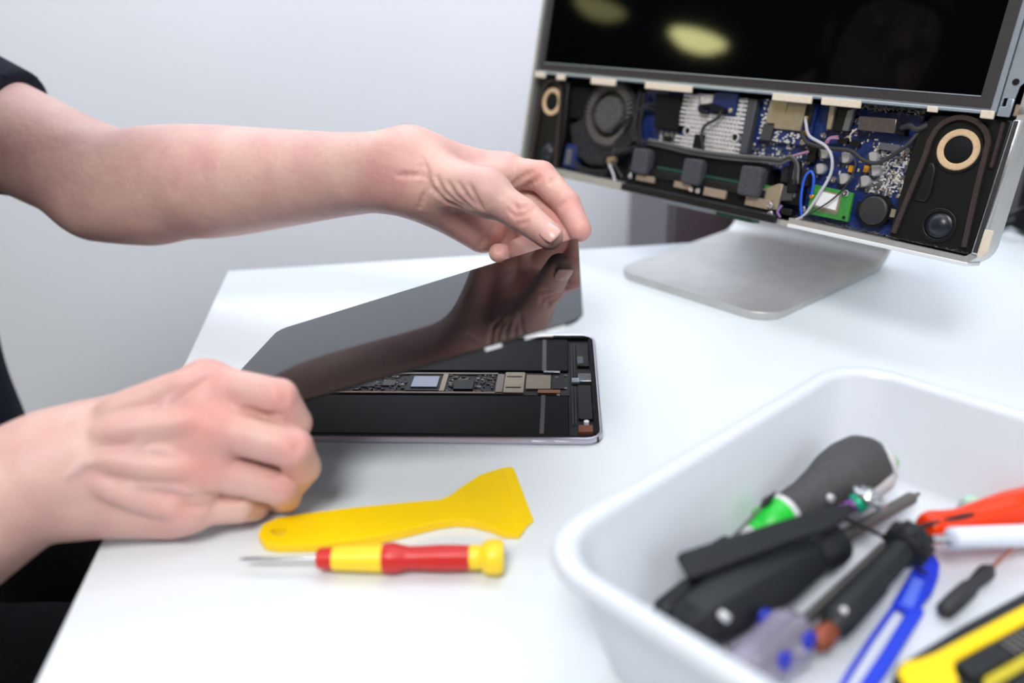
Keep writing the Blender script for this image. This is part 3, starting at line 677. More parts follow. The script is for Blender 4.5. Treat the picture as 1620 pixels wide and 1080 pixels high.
def holed_prism(out, hole, zt, name, m, label, cat):
    bm = bmesh.new(); es = []
    for loop in (out, hole):
        vs = [bm.verts.new((x, y, 0.0004)) for x, y, _ in loop]
        es += [bm.edges.new((vs[i], vs[(i + 1) % len(vs)])) for i in range(len(vs))]
    bmesh.ops.triangle_fill(bm, edges=es, use_beauty=True, use_dissolve=False)
    r = bmesh.ops.extrude_face_region(bm, geom=bm.faces[:])
    for v in r['geom']:
        if isinstance(v, bmesh.types.BMVert): v.co.z = zt(v.co)
    bmesh.ops.recalc_face_normals(bm, faces=bm.faces[:])
    me = bpy.data.meshes.new(name); bm.to_mesh(me); bm.free(); me.materials.append(m)
    return me
be0, be1 = Vector((-0.0014, 0.4220, 0.0000)), Vector((0.0097, 0.3677, 0.0000)); bn = Vector((be1.y - be0.y, be0.x - be1.x, 0)).normalized()
scr = thing('plastic_scraper', 'flat yellow plastic scraper with hole in handle beside red screwdriver', 'scraper', (-0.0632, 0.3657, 0.0000))
me = holed_prism(out, hole, lambda c: 0.0012 + 0.0045 * min(1, abs((c - be0).dot(bn)) / 0.03), 'scraper_body', M_yel, '', '')
o = place('scraper_body', me, scr); md = o.modifiers.new('bevel', 'BEVEL'); md.width = 0.0008; md.segments = 2; md.limit_method = 'ANGLE'; md.angle_limit = math.radians(50)
br = B(); br.prism([(p[0], p[1]) for p in ((-0.0092, 0.4137, 0.0030), (-0.0073, 0.4150, 0.0030), (0.0020, 0.3573, 0.0030), (-0.0001, 0.3552, 0.0030))], 0.0018, 0.0034); br.obj('blade_ridge', M_yel, scr, bevel=0.0004)

M_red = mat('red_plastic', (206, 38, 34), 0.38); M_yel2 = mat('warm_yellow_plastic', (255, 216, 40), 0.42)
sd = thing('screwdriver', 'small red and yellow precision screwdriver lying beside the yellow scraper', 'screwdriver', (-0.0730, 0.3342, 0.0000))
SM, L = along((-0.1449, 0.3324, 0.0085), (-0.0069, 0.3270, 0.0095)); k = L / 139.0
B(k).lathe([(0.3, 0), (1.0, 4), (1.3, 8), (1.3, 43)], 14, 'x').obj('shaft', M_steel, sd, SM)
B(k).lathe([(4.4, 41.5), (5.4, 42.5), (5.9, 50.5)], 24, 'x').obj('nose', M_red, sd, SM)
B(k).lathe([(6.2, 50), (7.4, 76)], 24, 'x').obj('grip_band', M_yel2, sd, SM)
b = B(k); b.lathe([(7.2, 75.5), (7.9, 78), (7.8, 82), (6.4, 87), (5.9, 90), (6.4, 96), (6.9, 106), (6.8, 114), (6.4, 121.5)], 28, 'x')
for v in b.bm.verts:
    if v.co.x > 90 * k: 
        a = math.atan2(v.co.z, v.co.y); s_ = 1 - 0.06 * (0.5 + 0.5 * math.cos(7 * a)); v.co.y *= s_; v.co.z *= s_
b.obj('handle', M_red, sd, SM, smooth=60)
B(k).lathe([(6.3, 121), (6.5, 124), (6.0, 126.5), (8.4, 129), (9.2, 131.5), (9.2, 135.5), (8.2, 138.4), (4, 139)], 28, 'x').obj('swivel_cap', M_yel2, sd, SM, smooth=40)

# ------------------------------------------------------------------ white tray
BO = Vector((0.0, 0.2667, 0)); aa, ab = math.radians(40.3), math.radians(-45.8)
BA = Vector((math.cos(aa), math.sin(aa), 0)); BB = Vector((math.cos(ab), math.sin(ab), 0))
LA, LB = 266, 360
M_bin = mat('white_tray_plastic', (214, 219, 227), 0.35, spec=0.4, sss=0.15)
binb = B(mm)
def br_(i, z, r):
    pts = []
    for x, y in rrect(i, LA - i, i, LB - i, r, 9):
        p = BA * x + BB * y; pts.append((p.x + BO.x * 1000, p.y + BO.y * 1000, z))
    return binb.ring(pts)
rs = [br_(24, 0, 20), br_(21, 1.2, 22), br_(7.5, 57, 28), br_(3, 57.5, 30), br_(0.6, 58.5, 31), br_(0, 61, 31.5), br_(0.8, 63.6, 31), br_(2.5, 64.8, 30), br_(6, 65, 28), br_(9, 64, 26), br_(10.5, 61.5, 25.5),
      br_(20.5, 9, 22), br_(23, 4.6, 20), br_(28, 3, 16)]
for a, b in zip(rs, rs[1:]): binb.bridge(a, b)
binb.cap(rs[0], True); binb.cap(rs[-1])
tray = binb.obj('tool_tray', M_bin, None, I4, smooth=50)
tag(tray, 'white plastic tray full of screwdrivers and small tools in the foreground', 'tray')

# ------------------------------------------------------------------ tools in the tray
TOOLS = 'screwdrivers in the white tray'
M_grip = mat('grey_rubber_grip', (66, 66, 68), 0.7, noise=0.12, nscale=300)
M_green = mat('bright_green_plastic', (20, 196, 52), 0.4)
M_lgrey = mat('light_grey_plastic', (206, 206, 208), 0.4)
M_dsteel = mat('dull_steel', (120, 116, 114), 0.42, 0.85)
M_blk2 = mat('soft_black_plastic', (20, 23, 27), 0.55, spec=0.45)
# big grey and green screwdriver
t = thing('grip_screwdriver', 'grey rubber-handled screwdriver with bright green collar, largest handle in the tray', 'screwdriver', (0.1710, 0.3763, 0.0040), TOOLS)
TM, L = along((0.1205, 0.3266, 0.0210), (0.2019, 0.3776, 0.0310)); k = L
B(k).lathe([(.060, -.03), (.060, .03), (.105, .08), (.112, .20)], 28, 'x').obj('collar', M_green, t, TM)
B(k).lathe([(.05, -.10), (.056, -.02)], 20, 'x').obj('collar_tip', M_lgrey, t, TM)
B(k).lathe([(.112, .195), (.114, .23)], 28, 'x').obj('collar_ring', M_lgrey, t, TM)
b = B(k); b.lathe([(.105, .225), (.108, .28), (.115, .40), (.135, .52), (.172, .66), (.186, .78), (.176, .90), (.140, .965), (.09, .99)], 32, 'x'); b.obj('handle', M_grip, t, TM, smooth=60)
B(k).lathe([(.165, .90), (.150, .95), (.115, 1.0), (.06, 1.02), (.01, 1.025)], 28, 'x', c=(0.004, -.022, -.012)).obj('butt_cap', M_lgrey, t, TM, smooth=60)
B(k).lathe([(.07, .985), (.05, 1.02), (.03, 1.035)], 16, 'x', c=(0.01, -.075, 0)).obj('green_mark', M_green, t, TM)
B(k).lathe([(.022, -.02), (.022, .02)], 14, 'y', c=(.45, -.105, .055)).obj('grip_stud', M_lgrey, t, TM)
B(k).lathe([(.030, -.45), (.030, -.09)], 14, 'x').obj('shaft', M_dsteel, t, TM)
B(k).lathe([(.03, .60), (.085, .66), (.105, .78), (.10, .90), (.04, .98)], 24, 'x', c=(0, -.092, -.028)).obj('side_panel', M_lgrey, t, TM, smooth=60)
B(k).lathe([(.03, .60), (.085, .66), (.105, .70)], 24, 'x', c=(0, -.096, -.030)).obj('panel_stripe', mat('soft_green_grip', (150, 190, 150), 0.5), t, TM, smooth=60)
# thin driver leaning on the tray wall
t = thing('needle_screwdriver', 'thin dark needle screwdriver leaning on tray wall behind the flat pry bar', 'screwdriver', (0.1108, 0.3394, 0.0040), TOOLS)
TM, L = along((0.0850, 0.2970, 0.0220), (0.1337, 0.3402, 0.0360)); k = L
B(k).lathe([(.050, -.05), (.075, 0), (.078, .25), (.055, .36), (.03, .38)], 18, 'x').obj('handle', M_blk2, t, TM)
B(k).lathe([(.013, .37), (.012, .80)], 12, 'x').obj('shaft', M_dsteel, t, TM)
B(k).lathe([(.014, .79), (.034, .86), (.026, .90), (.005, 1.0)], 12, 'x').obj('tip', M_blk2, t, TM)
# chrome socket with teal and purple bit
t = thing('socket_bit', 'chrome ring socket with teal and purple insert behind the pry bar', 'bit', (0.2000, 0.3749, 0.0040))
TM, L = along((0.1607, 0.3309, 0.0270), (0.1798, 0.3351, 0.0350)); k = L
B(k).lathe([(.15, 0), (.16, .5), (.20, .62)], 20, 'x').obj('stem', mat('purple_anodised', (120, 66, 140), 0.35, 0.5), t, TM)
B(k).lathe([(.20, .55), (.24, .6), (.24, .78), (.18, .84)], 20, 'x').obj('insert', mat('teal_anodised', (20, 170, 130), 0.35, 0.4), t, TM)
RT = TM @ Matrix.Translation((L * .98, 0, 0))
b = B(); rr = [b.ring([((.0068 + .0024 * math.cos(q)) * math.cos(p), (.0068 + .0024 * math.cos(q)) * math.sin(p), .0024 * math.sin(q)) for q in [2 * math.pi * j / 10 for j in range(10)]]) for p in [2 * math.pi * i / 28 for i in range(28)]]
for i in range(28): b.bridge(rr[i], rr[(i + 1) % 28])
b.obj('ring', M_steel, t, RT @ Matrix.Rotation(math.radians(50), 4, 'Y'), smooth=180)
b = B(); b.lathe([(.001, -.0042), (.003, -.003), (.0042, 0), (.003, .003), (.001, .0042)], 18); b.obj('ball', M_steel, t, RT, smooth=180)
# pry bar
t = thing('pry_bar', 'flat black plastic pry bar lying across the other tools', 'pry tool', (0.1289, 0.3439, 0.0040))
TM, L = along((0.0735, 0.2826, 0.0375), (0.1673, 0.3239, 0.0365), (0.05, -0.5, 1)); k = L
B(k).prism([(0, -.055), (.02, -.066), (.55, -.056), (.80, -.060), (.90, -.040), (.985, -.006), (1.0, .012), (.97, .026), (.80, .046), (.55, .052), (.02, .062), (0, .052)], -.022, .022).obj('bar', M_blk2, t, TM, bevel=0.0012)
# black faceted screwdriver
t = thing('black_screwdriver', 'chunky black faceted screwdriver with thick grey shaft at front of tray', 'screwdriver', (0.1145, 0.3054, 0.0040), TOOLS)
TM, L = along((0.0769, 0.2668, 0.0200), (0.2220, 0.3629, 0.0160)); k = L
b = B(k); b.lathe([(.035, -.05), (.072, -.01), (.086, .06), (.092, .16), (.084, .30), (.068, .42), (.052, .49)], 6, 'x'); b.obj('handle', M_blk2, t, TM, smooth=15, bevel=0.0012)
B(k).lathe([(.052, .46), (.060, .485), (.064, .53), (.060, .565), (.040, .585), (.02, .59)], 28, 'x').obj('collar', M_blk2, t, TM, smooth=40)
B(k).lathe([(.0205, .58), (.0205, .95), (.013, .968), (.007, .972), (.006, .995)], 18, 'x').obj('shaft', M_dsteel, t, TM, smooth=40)
B(k).lathe([(.012, -.012), (.012, .012)], 14, 'y', c=(.03, -.062, .052)).obj('stud', M_lgrey, t, TM)
# black tube handle behind it
t = thing('round_handle', 'plain round black tool handle tucked left of the faceted screwdriver', 'tool', (0.0837, 0.3067, 0.0040))
TM, L = along((0.0649, 0.2810, 0.0125), (0.1159, 0.3245, 0.0125)); k = L
B(k).lathe([(.06, -.01), (.09, .03), (.094, .3), (.08, .5), (.09, .7), (.08, .96), (.04, 1.0)], 24, 'x').obj('handle', M_blk2, t, TM, smooth=50)
B(k).lathe([(.03, -.12), (.03, 0)], 12, 'x').obj('shaft', M_dsteel, t, TM)
# clear handled screwdriver
M_clear = mat('lilac_clear_plastic', (214, 206, 228), 0.12, trans=0.75, ior=1.45)
M_blue = mat('blue_plastic', (14, 56, 214), 0.4)
M_navy = mat('navy_mark', (14, 30, 160), 0.4)
t = thing('clear_screwdriver', 'screwdriver with clear lilac handle, blue marks and thin steel shaft', 'screwdriver', (0.1141, 0.2649, 0.0040), TOOLS)
TM, L = along((0.0964, 0.2428, 0.0185), (0.1952, 0.3336, 0.0090)); k = L
b = B(k); b.lathe([(.05, -.16), (.085, -.12), (.095, 0), (.085, .10), (.10, .17), (.085, .23), (.05, .26)], 12, 'x'); b.obj('handle', M_clear, t, TM, smooth=60)
for x, y, z in ((.17, -.075, .06), (.03, -.07, .062), (.16, .07, .06)):
    B(k).lathe([(.035, -.02), (.03, .012), (.012, .022)], 12, 'z', c=(x, y, z), sx=1.0, sy=.6).obj('blue_mark', M_navy, t, TM)
B(k).lathe([(.022, -.02), (.022, .24), (.020, .26), (.0185, .92)], 14, 'x').obj('shaft', M_dsteel, t, TM)
# pen-shaped driver with ring collar and rusty tip
t = thing('pen_driver', 'long black pen-shaped driver with ring collar and rusty brown tip', 'driver', (0.1695, 0.3033, 0.0040))
TM, L = along((0.1295, 0.2590, 0.0160), (0.1958, 0.3168, 0.0230)); k = L
B(k).lathe([(.010, -.26), (.012, -.05)], 10, 'x').obj('bit', mat('brown_steel', (92, 58, 52), 0.5, 0.5), t, TM)
B(k).lathe([(.03, -.06), (.058, -.02), (.062, .03), (.052, .09), (.04, .11)], 20, 'x').obj('tip', mat('rusty_brass', (140, 74, 50), 0.5, 0.5, noise=0.3, nscale=200), t, TM, smooth=60)
B(k).lathe([(.045, .09), (.078, .13), (.084, .20), (.084, .52), (.074, .55), (.07, .60), (.070, .90)], 26, 'x').obj('body', M_blk2, t, TM, smooth=40)
b = B(k)
b.lathe([(.085, .86), (.112, .88), (.118, .93), (.118, .97), (.10, 1.0), (.07, 1.0), (.065, .97), (.02, .96)], 28, 'x'); b.obj('ring_collar', M_blk2, t, TM, smooth=35)
for i in range(10):
    B(k).lathe([(.016, .88), (.018, .93), (.014, .98)], 8, 'x', c=(0, .114 * math.cos(i * .628), .114 * math.sin(i * .628))).obj('collar_rib', M_blk2, t, TM)
B(k).lathe([(.018, -.012), (.018, .012)], 14, 'z', c=(.17, -.02, .08)).obj('rivet', M_lgrey, t, TM)
B(k).lathe([(.012, .0), (.009, .26)], 10, 'y', c=(.90, .11, 0)).obj('pocket_clip', M_blk2, t, TM)
# blue tweezers
t = thing('plastic_tweezers', 'bright blue plastic tweezers with ribbed head and two open arms', 'tweezers', (0.1770, 0.2859, 0.0040))
head = [(0.1995, 0.3173, 0.0060), (0.2043, 0.3219, 0.0060), (0.2091, 0.3232, 0.0060), (0.2117, 0.3206, 0.0060), (0.2105, 0.3144, 0.0060), (0.2058, 0.3063, 0.0060), (0.1974, 0.2955, 0.0060), (0.1859, 0.2854, 0.0060), (0.1806, 0.2828, 0.0060), (0.1778, 0.2870, 0.0060), (0.1750, 0.2888, 0.0060), (0.1835, 0.2982, 0.0060), (0.1912, 0.3069, 0.0060)]
B().prism([(p[0], p[1]) for p in head], 0.0035, 0.0085).obj('head', M_blue, t, bevel=0.0012)
armA = spline([(0.1758, 0.2879, 0.0060), (0.1662, 0.2781, 0.0060), (0.1538, 0.2652, 0.0060), (0.1381, 0.2481, 0.0060), (0.1304, 0.2385, 0.0060)], 5)
armB = spline([(0.1865, 0.2866, 0.0060), (0.1727, 0.2720, 0.0060), (0.1577, 0.2560, 0.0060), (0.1470, 0.2451, 0.0060), (0.1397, 0.2375, 0.0060)], 5)
for arm, wd in ((armA, .0010), (armB, .0030)):
    b = B(); rg = []
    for i, p in enumerate(arm):
        d = (arm[min(i + 1, len(arm) - 1)] - arm[max(i - 1, 0)]).normalized(); s_ = Vector((-d.y, d.x, 0)) * wd
        rg.append(b.ring([p + s_ - up * .0025, p - s_ - up * .0025, p - s_ + up * .0012, p + s_ + up * .0012]))
    for a, c in zip(rg, rg[1:]): b.bridge(a, c)
    b.cap(rg[0], True); b.cap(rg[-1]); b.obj('arm', M_blue, t, bevel=0.0006)
rb0, rb1 = Vector((0.1934, 0.3022, 0.0088)), Vector((0.1813, 0.2867, 0.0088)); rs_ = Vector((0.1951, 0.2994, 0.0088)) - Vector((0.1902, 0.3032, 0.0088))
for i in range(8):
    p = rb0.lerp(rb1, i / 7); RM, l = along(p - rs_ * .42, p + rs_ * .42)
    B().lathe([(.0004, 0), (.0006, l * .2), (.0006, l * .8), (.0004, l)], 8, 'x').obj('rib', mat('pale_blue_rib', (120, 150, 240), 0.4), t, RM)
sl = Vector((0.1987, 0.3081, 0.0086)); RM, l = along((0.1971, 0.3092, 0.0085), (0.2005, 0.3072, 0.0085))
B().lathe([(.0008, 0), (.0016, l * .3), (.0016, l * .7), (.0008, l)], 10, 'x').obj('slot', mat('navy_slot', (10, 20, 90), 0.5), t, RM)
# mini driver
t = thing('mini_screwdriver', 'tiny black screwdriver with thin coppery shaft lying alone on tray floor', 'screwdriver', (0.2167, 0.2992, 0.0040), TOOLS)
TM, L = along((0.1953, 0.2815, 0.0082), (0.2337, 0.3104, 0.0082)); k = L
B(k).lathe([(.04, -.01), (.085, .04), (.092, .25), (.088, .5), (.062, .62), (.08, .80), (.086, .9), (.04, 1.0)], 20, 'x').obj('handle', mat('charcoal_plastic', (46, 46, 50), 0.6), t, TM, smooth=50)
B(k).lathe([(.022, .98), (.02, 1.55)], 10, 'x').obj('shaft', mat('coppery_steel', (190, 140, 124), 0.4, 0.6), t, TM)
# orange handle
M_or = mat('translucent_orange_plastic', (255, 66, 0), 0.25, trans=0.25, ior=1.4)
t = thing('orange_handle', 'translucent orange-red screwdriver handle with dark blade at right of tray', 'screwdriver', (0.2567, 0.3547, 0.0040), TOOLS)
TM, L = along((0.2053, 0.3262, 0.0200), (0.2706, 0.3402, 0.0240)); k = L
b = B(k); b.lathe([(.035, -.01), (.12, .02), (.135, .10), (.115, .22), (.105, .32), (.125, .50), (.15, .75), (.15, .98), (.12, 1.04)], 8, 'x'); b.obj('handle', M_or, t, TM, smooth=30, bevel=0.0015)
B(k).lathe([(.014, -.06), (.018, -.02), (.02, .30), (.012, .38)], 10, 'x').obj('blade', M_blk2, t, TM @ Matrix.Translation((0, -0.0035, 0.0062)))
# white pen stick with steel tip
t = thing('white_stick', 'white plastic stick with bright steel tip below the orange handle', 'tool', (0.2478, 0.3388, 0.0040))
TM, L = along((0.1964, 0.3089, 0.0280), (0.2591, 0.3198, 0.0200)); k = L
B(k).lathe([(.028, .06), (.032, .09), (.032, .24)], 14, 'x').obj('steel_tip', M_steel, t, TM)
B(k).lathe([(.06, .22), (.085, .235), (.085, 1.0)], 20, 'x').obj('barrel', mat('bluish_white_plastic', (224, 230, 244), 0.4), t, TM)
# pale green reflection at the tray back wall, modelled as a small solid
t = thing('green_reflection', 'pale green reflection at the tray back wall, modelled as a small translucent solid', 'cap', (0.2532, 0.3665, 0.0040))
CM = Matrix.Translation((0.2472, 0.3562, 0.0032))
B(mm).lathe([(5.2, 0), (5.6, 2), (5.4, 9), (4.6, 12)], 20).obj('reflection_shell', mat('pale_green_reflection', (206, 226, 214), 0.4, trans=0.3), t, CM)
B(mm).lathe([(4.4, 11.8), (3.4, 13.4), (1, 13.8)], 18).obj('reflection_top', mat('soft_green_reflection', (182, 214, 196), 0.4), t, CM)
# utility knife
t = thing('utility_knife', 'yellow and black snap-off utility knife at lower right corner of tray', 'knife', (0.2051, 0.2616, 0.0040))
TM, L = along((0.1556, 0.2304, 0.0120), (0.2476, 0.2754, 0.0120)); k = L
B(k).prism([(.0, .04), (.02, .10), (.08, .13), (.2, .135), (.5, .15), (1.1, .155), (1.1, -.16), (.06, -.16), (.0, -.08)], -.05, .03).obj('body', M_blk2, t, TM, bevel=0.0015)
B(k).prism([(.0, .03), (.02, .09), (.09, .115), (.16, .095), (.24, .088), (1.1, .088), (1.1, .018), (.28, .018), (.24, .0), (.2, -.05), (.06, -.15), (.0, -.08)], .03, .055).obj('yellow_shell', M_yel, t, TM, bevel=0.001)
B(k).prism([(.30, -.085), (1.1, -.085), (1.1, -.13), (.24, -.13)], .03, .05).obj('yellow_trim', mat('olive_yellow_plastic', (196, 178, 30), 0.45), t, TM, bevel=0.0008)
B(k).prism([(.25, .01), (.50, .01), (.50, -.08), (.25, -.08)], .03, .062).obj('slider', M_blk2, t, TM, bevel=0.001)
b = B(k)
for i in range(5): b.box(.53 + i * .035, .55 + i * .035, -.07, .008, .03, .045)
tag(b.obj('ratchet_teeth', M_dsteel, t, TM), kind='stuff')
# small black clip lying mid tray
# ------------------------------------------------------------------ things behind the computer
t = thing('storage_cabinet', 'dark grey cabinet standing behind the desk under the computer', 'cabinet', (0.50, 1.40, FLOOR))
CG = mat('grey_lacquer', (120, 114, 124), 0.5, noise=0.03, nscale=5)
B().box(0.25, 0.95, 1.22, 1.62, FLOOR + 0.03, 0.16).obj('carcass', CG, t, bevel=0.004)
for x0_, x1_ in ((0.256, 0.597), (0.603, 0.944)):
    d_ = B().box(x0_, x1_, 1.202, 1.219, FLOOR + 0.05, 0.15).obj('door', CG, t, bevel=0.002)
    xh = x1_ - 0.04 if x0_ < 0.5 else x0_ + 0.04
    B().box(xh - 0.006, xh + 0.006, 1.185, 1.203, -0.35, -0.2).obj('handle', M_zinc, d_, bevel=0.002)
B().box(0.29, 0.91, 1.26, 1.58, FLOOR, FLOOR + 0.03).obj('plinth', M_black, t)
b = B().prism(rrect(0.345, 0.50, 1.10, 1.185, 0.01), -0.16, 0.045)
b.bm.free()
t = thing('red_bin', 'red plastic bin on the floor between desk and grey cabinet', 'bin', (0.44, 1.12, FLOOR))
MR = mat('red_bin_plastic', (176, 22, 24), 0.5)
b = B(); r1 = b.ring([(x, y, FLOOR) for x, y in rrect(0.350, 0.51, 1.055, 1.165, 0.02)]); r2 = b.ring([(x, y, -0.016) for x, y in rrect(0.335, 0.525, 1.045, 1.175, 0.025)])
r3 = b.ring([(x, y, -0.016) for x, y in rrect(0.343, 0.517, 1.053, 1.167, 0.02)]); r4 = b.ring([(x, y, FLOOR + 0.02) for x, y in rrect(0.357, 0.503, 1.062, 1.158, 0.016)])
b.bridge(r1, r2); b.bridge(r2, r3); b.bridge(r3, r4); b.cap(r1, True); b.cap(r4); b.obj('shell', MR, t, smooth=40)
b = B(); q1 = b.ring([(x, y, -0.028) for x, y in rrect(0.327, 0.533, 1.037, 1.183, 0.03)]); q2 = b.ring([(x, y, -0.010) for x, y in rrect(0.327, 0.533, 1.037, 1.183, 0.03)])
q3 = b.ring([(x, y, -0.010) for x, y in rrect(0.345, 0.515, 1.055, 1.165, 0.02)]); q4 = b.ring([(x, y, -0.028) for x, y in rrect(0.345, 0.515, 1.055, 1.165, 0.02)])
b.bridge(q1, q2); b.bridge(q2, q3); b.bridge(q3, q4); b.bridge(q4, q1); b.obj('rim', MR, t, smooth=40)
t = thing('black_device', 'black box-shaped device with cable at the far right desk edge', 'device', (0.69, 0.80, 0))
B().prism(rrect(0.582, 0.80, 0.70, 0.893, 0.008), 0.004, 0.27).obj('casing', M_black_matte, t, bevel=0.003)
for i in range(9): B().box(0.5805, 0.583, 0.72, 0.875, 0.09 + i * 0.018, 0.097 + i * 0.018).obj('vent_slat', M_black, t)
for x, y in ((0.60, 0.72), (0.60, 0.875), (0.78, 0.72), (0.78, 0.875)): B(mm).lathe([(7, 0), (7, 5)], 14).obj('foot', M_black, t, Matrix.Translation((x, y, 0)))
B().tube(spline([(0.582, 0.86, 0.035), (0.566, 0.855, 0.035), (0.552, 0.86, 0.025), (0.56, 0.885, 0.0062), (0.60, 0.903, 0.0058), (0.70, 0.910, 0.0058)], 6), 0.0035, 8).obj('cable', M_black, t)
# round ceiling pendants in the dark part of the room (mirrored by the display)
for lab, loc, es in (('dimmer round pendant lamp nearer the white wall, mirrored faintly in the display', LAMP_B, 11), ('bright round pendant lamp mirrored as an oval in the display', LAMP_A, 75)):
    t = thing('pendant_lamp', lab, 'lamp', loc)
    T_ = Matrix.Translation(loc)
    B().lathe([(0.02, 0.06), (0.06, 0.055), (0.16, 0.0), (0.165, -0.012), (0.15, -0.012), (0.05, 0.045), (0.012, 0.05)], 32).obj('shade', M_dark_wall, t, T_, smooth=50)
    B().lathe([(0.01, -0.05), (0.09, -0.042), (0.135, -0.01), (0.14, 0.0), (0.1, 0.012), (0.02, 0.03)], 32).obj('diffuser', mat('lamp_diffuser_%d' % es, (255, 248, 200), 0.5, emit=(250, 246, 170), estr=es), t, T_, smooth=60)
    B().tube([(0, 0, 0.05), (0, 0, 2.06 - loc[2])], 0.004, 8).obj('cord', M_black, t, T_)
# ------------------------------------------------------------------ the person
skin = bpy.data.materials.new('skin'); skin.use_nodes = True
nt = skin.node_tree; bs = nt.nodes['Principled BSDF']; N = nt.nodes.new; Lk = nt.links.new
tc = N('ShaderNodeTexCoord')
def noise(sc, det=3):
    n = N('ShaderNodeTexNoise'); n.inputs['Scale'].default_value = sc; n.inputs['Detail'].default_value = det; Lk(tc.outputs['Object'], n.inputs['Vector']); return n
def mixc(fac, a, b):
    m = N('ShaderNodeMix'); m.data_type = 'RGBA'
    if hasattr(fac, 'default_value') or hasattr(fac, 'links'): Lk(fac, m.inputs[0])
    else: m.inputs[0].default_value = fac
    for v, i in ((a, 6), (b, 7)):
        if isinstance(v, tuple): m.inputs[i].default_value = (*lin(v), 1)
        else: Lk(v, m.inputs[i])
    return m.outputs[2]
def rng(sock, a, b):
    r = N('ShaderNodeMapRange'); r.inputs['From Min'].default_value = a; r.inputs['From Max'].default_value = b; Lk(sock, r.inputs[0]); return r.outputs[0]
at = N('ShaderNodeAttribute'); at.attribute_name = 'flush'
av = N('ShaderNodeAttribute'); av.attribute_name = 'vein'
c_ = mixc(rng(noise(28).outputs['Fac'], 0.35, 0.7), (218, 180, 168), (205, 158, 152))
c_ = mixc(rng(noise(260, 4).outputs['Fac'], 0.55, 0.95), c_, (206, 156, 150))
c_ = mixc(at.outputs['Fac'], c_, (216, 128, 124))
c_ = mixc(av.outputs['Fac'], c_, (182, 150, 166))
Lk(c_, bs.inputs['Base Color'])
bs.inputs['Roughness'].default_value = 0.48; bs.inputs['Specular IOR Level'].default_value = 0.38
bs.inputs['Subsurface Weight'].default_value = 0.12; bs.inputs['Subsurface Radius'].default_value = (1.0, 0.35, 0.2); bs.inputs['Subsurface Scale'].default_value = 0.004
vo = N('ShaderNodeTexVoronoi'); vo.inputs['Scale'].default_value = 900; Lk(tc.outputs['Object'], vo.inputs['Vector'])
b1 = N('ShaderNodeBump'); b1.inputs['Strength'].default_value = 0.12; b1.inputs['Distance'].default_value = 0.0006; Lk(vo.outputs['Distance'], b1.inputs['Height'])
b2 = N('ShaderNodeBump'); b2.inputs['Strength'].default_value = 0.25; b2.inputs['Distance'].default_value = 0.002; Lk(noise(140, 4).outputs['Fac'], b2.inputs['Height']); Lk(b1.outputs[0], b2.inputs['Normal'])
Lk(b2.outputs[0], bs.inputs['Normal'])

#HAND-BEGIN
def chain(pts, rad, k=0.010, k0=None, sm=0):
    pts = [np.array(q, float) for q in pts]; rad = list(rad)
    if sm:                                   # Catmull-Rom through joints and radii
        P4 = [np.append(q, r) for q, r in zip(pts, rad)]; P4 = [2 * P4[0] - P4[1]] + P4 + [2 * P4[-1] - P4[-2]]; o4 = []
        for i in range(1, len(P4) - 2):
            a, b, c, d = P4[i - 1:i + 3]
            for j in range(sm):
                t = j / sm; o4.append(0.5 * (2 * b + (c - a) * t + (2 * a - 5 * b + 4 * c - d) * t * t + (3 * b - a - 3 * c + d) * t ** 3))
        o4.append(P4[-2]); pts = [q[:3] for q in o4]; rad = [float(q[3]) for q in o4]
    ks = [k] * (len(pts) - 1)
    if k0:                                   # blend widely only near the knuckle so that fingers stay apart
        pts.insert(1, pts[0] + (pts[1] - pts[0]) * .2); rad.insert(1, rad[0] + (rad[1] - rad[0]) * .2); ks = [k0] + ks
    return [cap(pts[i], pts[i + 1], rad[i], rad[i + 1], ks[i]) for i in range(len(pts) - 1)]
# far arm (its hand holds the lifted corner of the screen)
LS = (-0.5878, 0.8089, 0.2110)
arm_l = chain([LS, (-0.5141, 0.7745, 0.1832), (-0.4625, 0.7481, 0.1659), (-0.4281, 0.7316, 0.1538), (-0.3872, 0.7161, 0.1388), (-0.3405, 0.6999, 0.1271), (-0.3049, 0.6945, 0.1273), (-0.2552, 0.6788, 0.1290), (-0.2005, 0.6592, 0.1341), (-0.1374, 0.6350, 0.1414), (-0.0992, 0.6174, 0.1462), (-0.0734, 0.6063, 0.1483)],
              [.055, .050, .048, .047, .0455, .0435, .0465, .0465, .0405, .0325, .0288, .0265], 0.004, sm=4)
arm_l += [cap((-0.3632, 0.6926, 0.1109), (-0.3165, 0.6860, 0.1085), .030, .028, 0.03), cap((-0.1188, 0.6209, 0.1514), (-0.0731, 0.6017, 0.1574), .008, .010, 0.02), cap((-0.1182, 0.6073, 0.1358), (-0.0695, 0.5849, 0.1397), .006, .008, 0.018)]
hand_l = [cap((-0.0783, 0.6074, 0.1482), (-0.0427, 0.6050, 0.1357), .0262, .017, .02),
    cap((-0.0706, 0.6120, 0.1610), (-0.0023, 0.6217, 0.1435), .0160, .0122, .016), cap((-0.0719, 0.6173, 0.1508), (-0.0027, 0.6307, 0.1269), .0155, .012, .014),
    cap((-0.0726, 0.6157, 0.1399), (-0.0073, 0.6264, 0.1101), .0150, .0118, .014), cap((-0.0696, 0.6067, 0.1345), (-0.0167, 0.6147, 0.0986), .0150, .0112, .014),
    cap((-0.0531, 0.5890, 0.1440), (-0.0160, 0.5608, 0.1422), .0200, .0142, .016), cap((-0.0646, 0.5932, 0.1338), (-0.0202, 0.5978, 0.1026), .0160, .0165, .016),
    cap((-0.0239, 0.5871, 0.1446), (-0.0013, 0.6107, 0.1435), .0100, .0085, .012)]
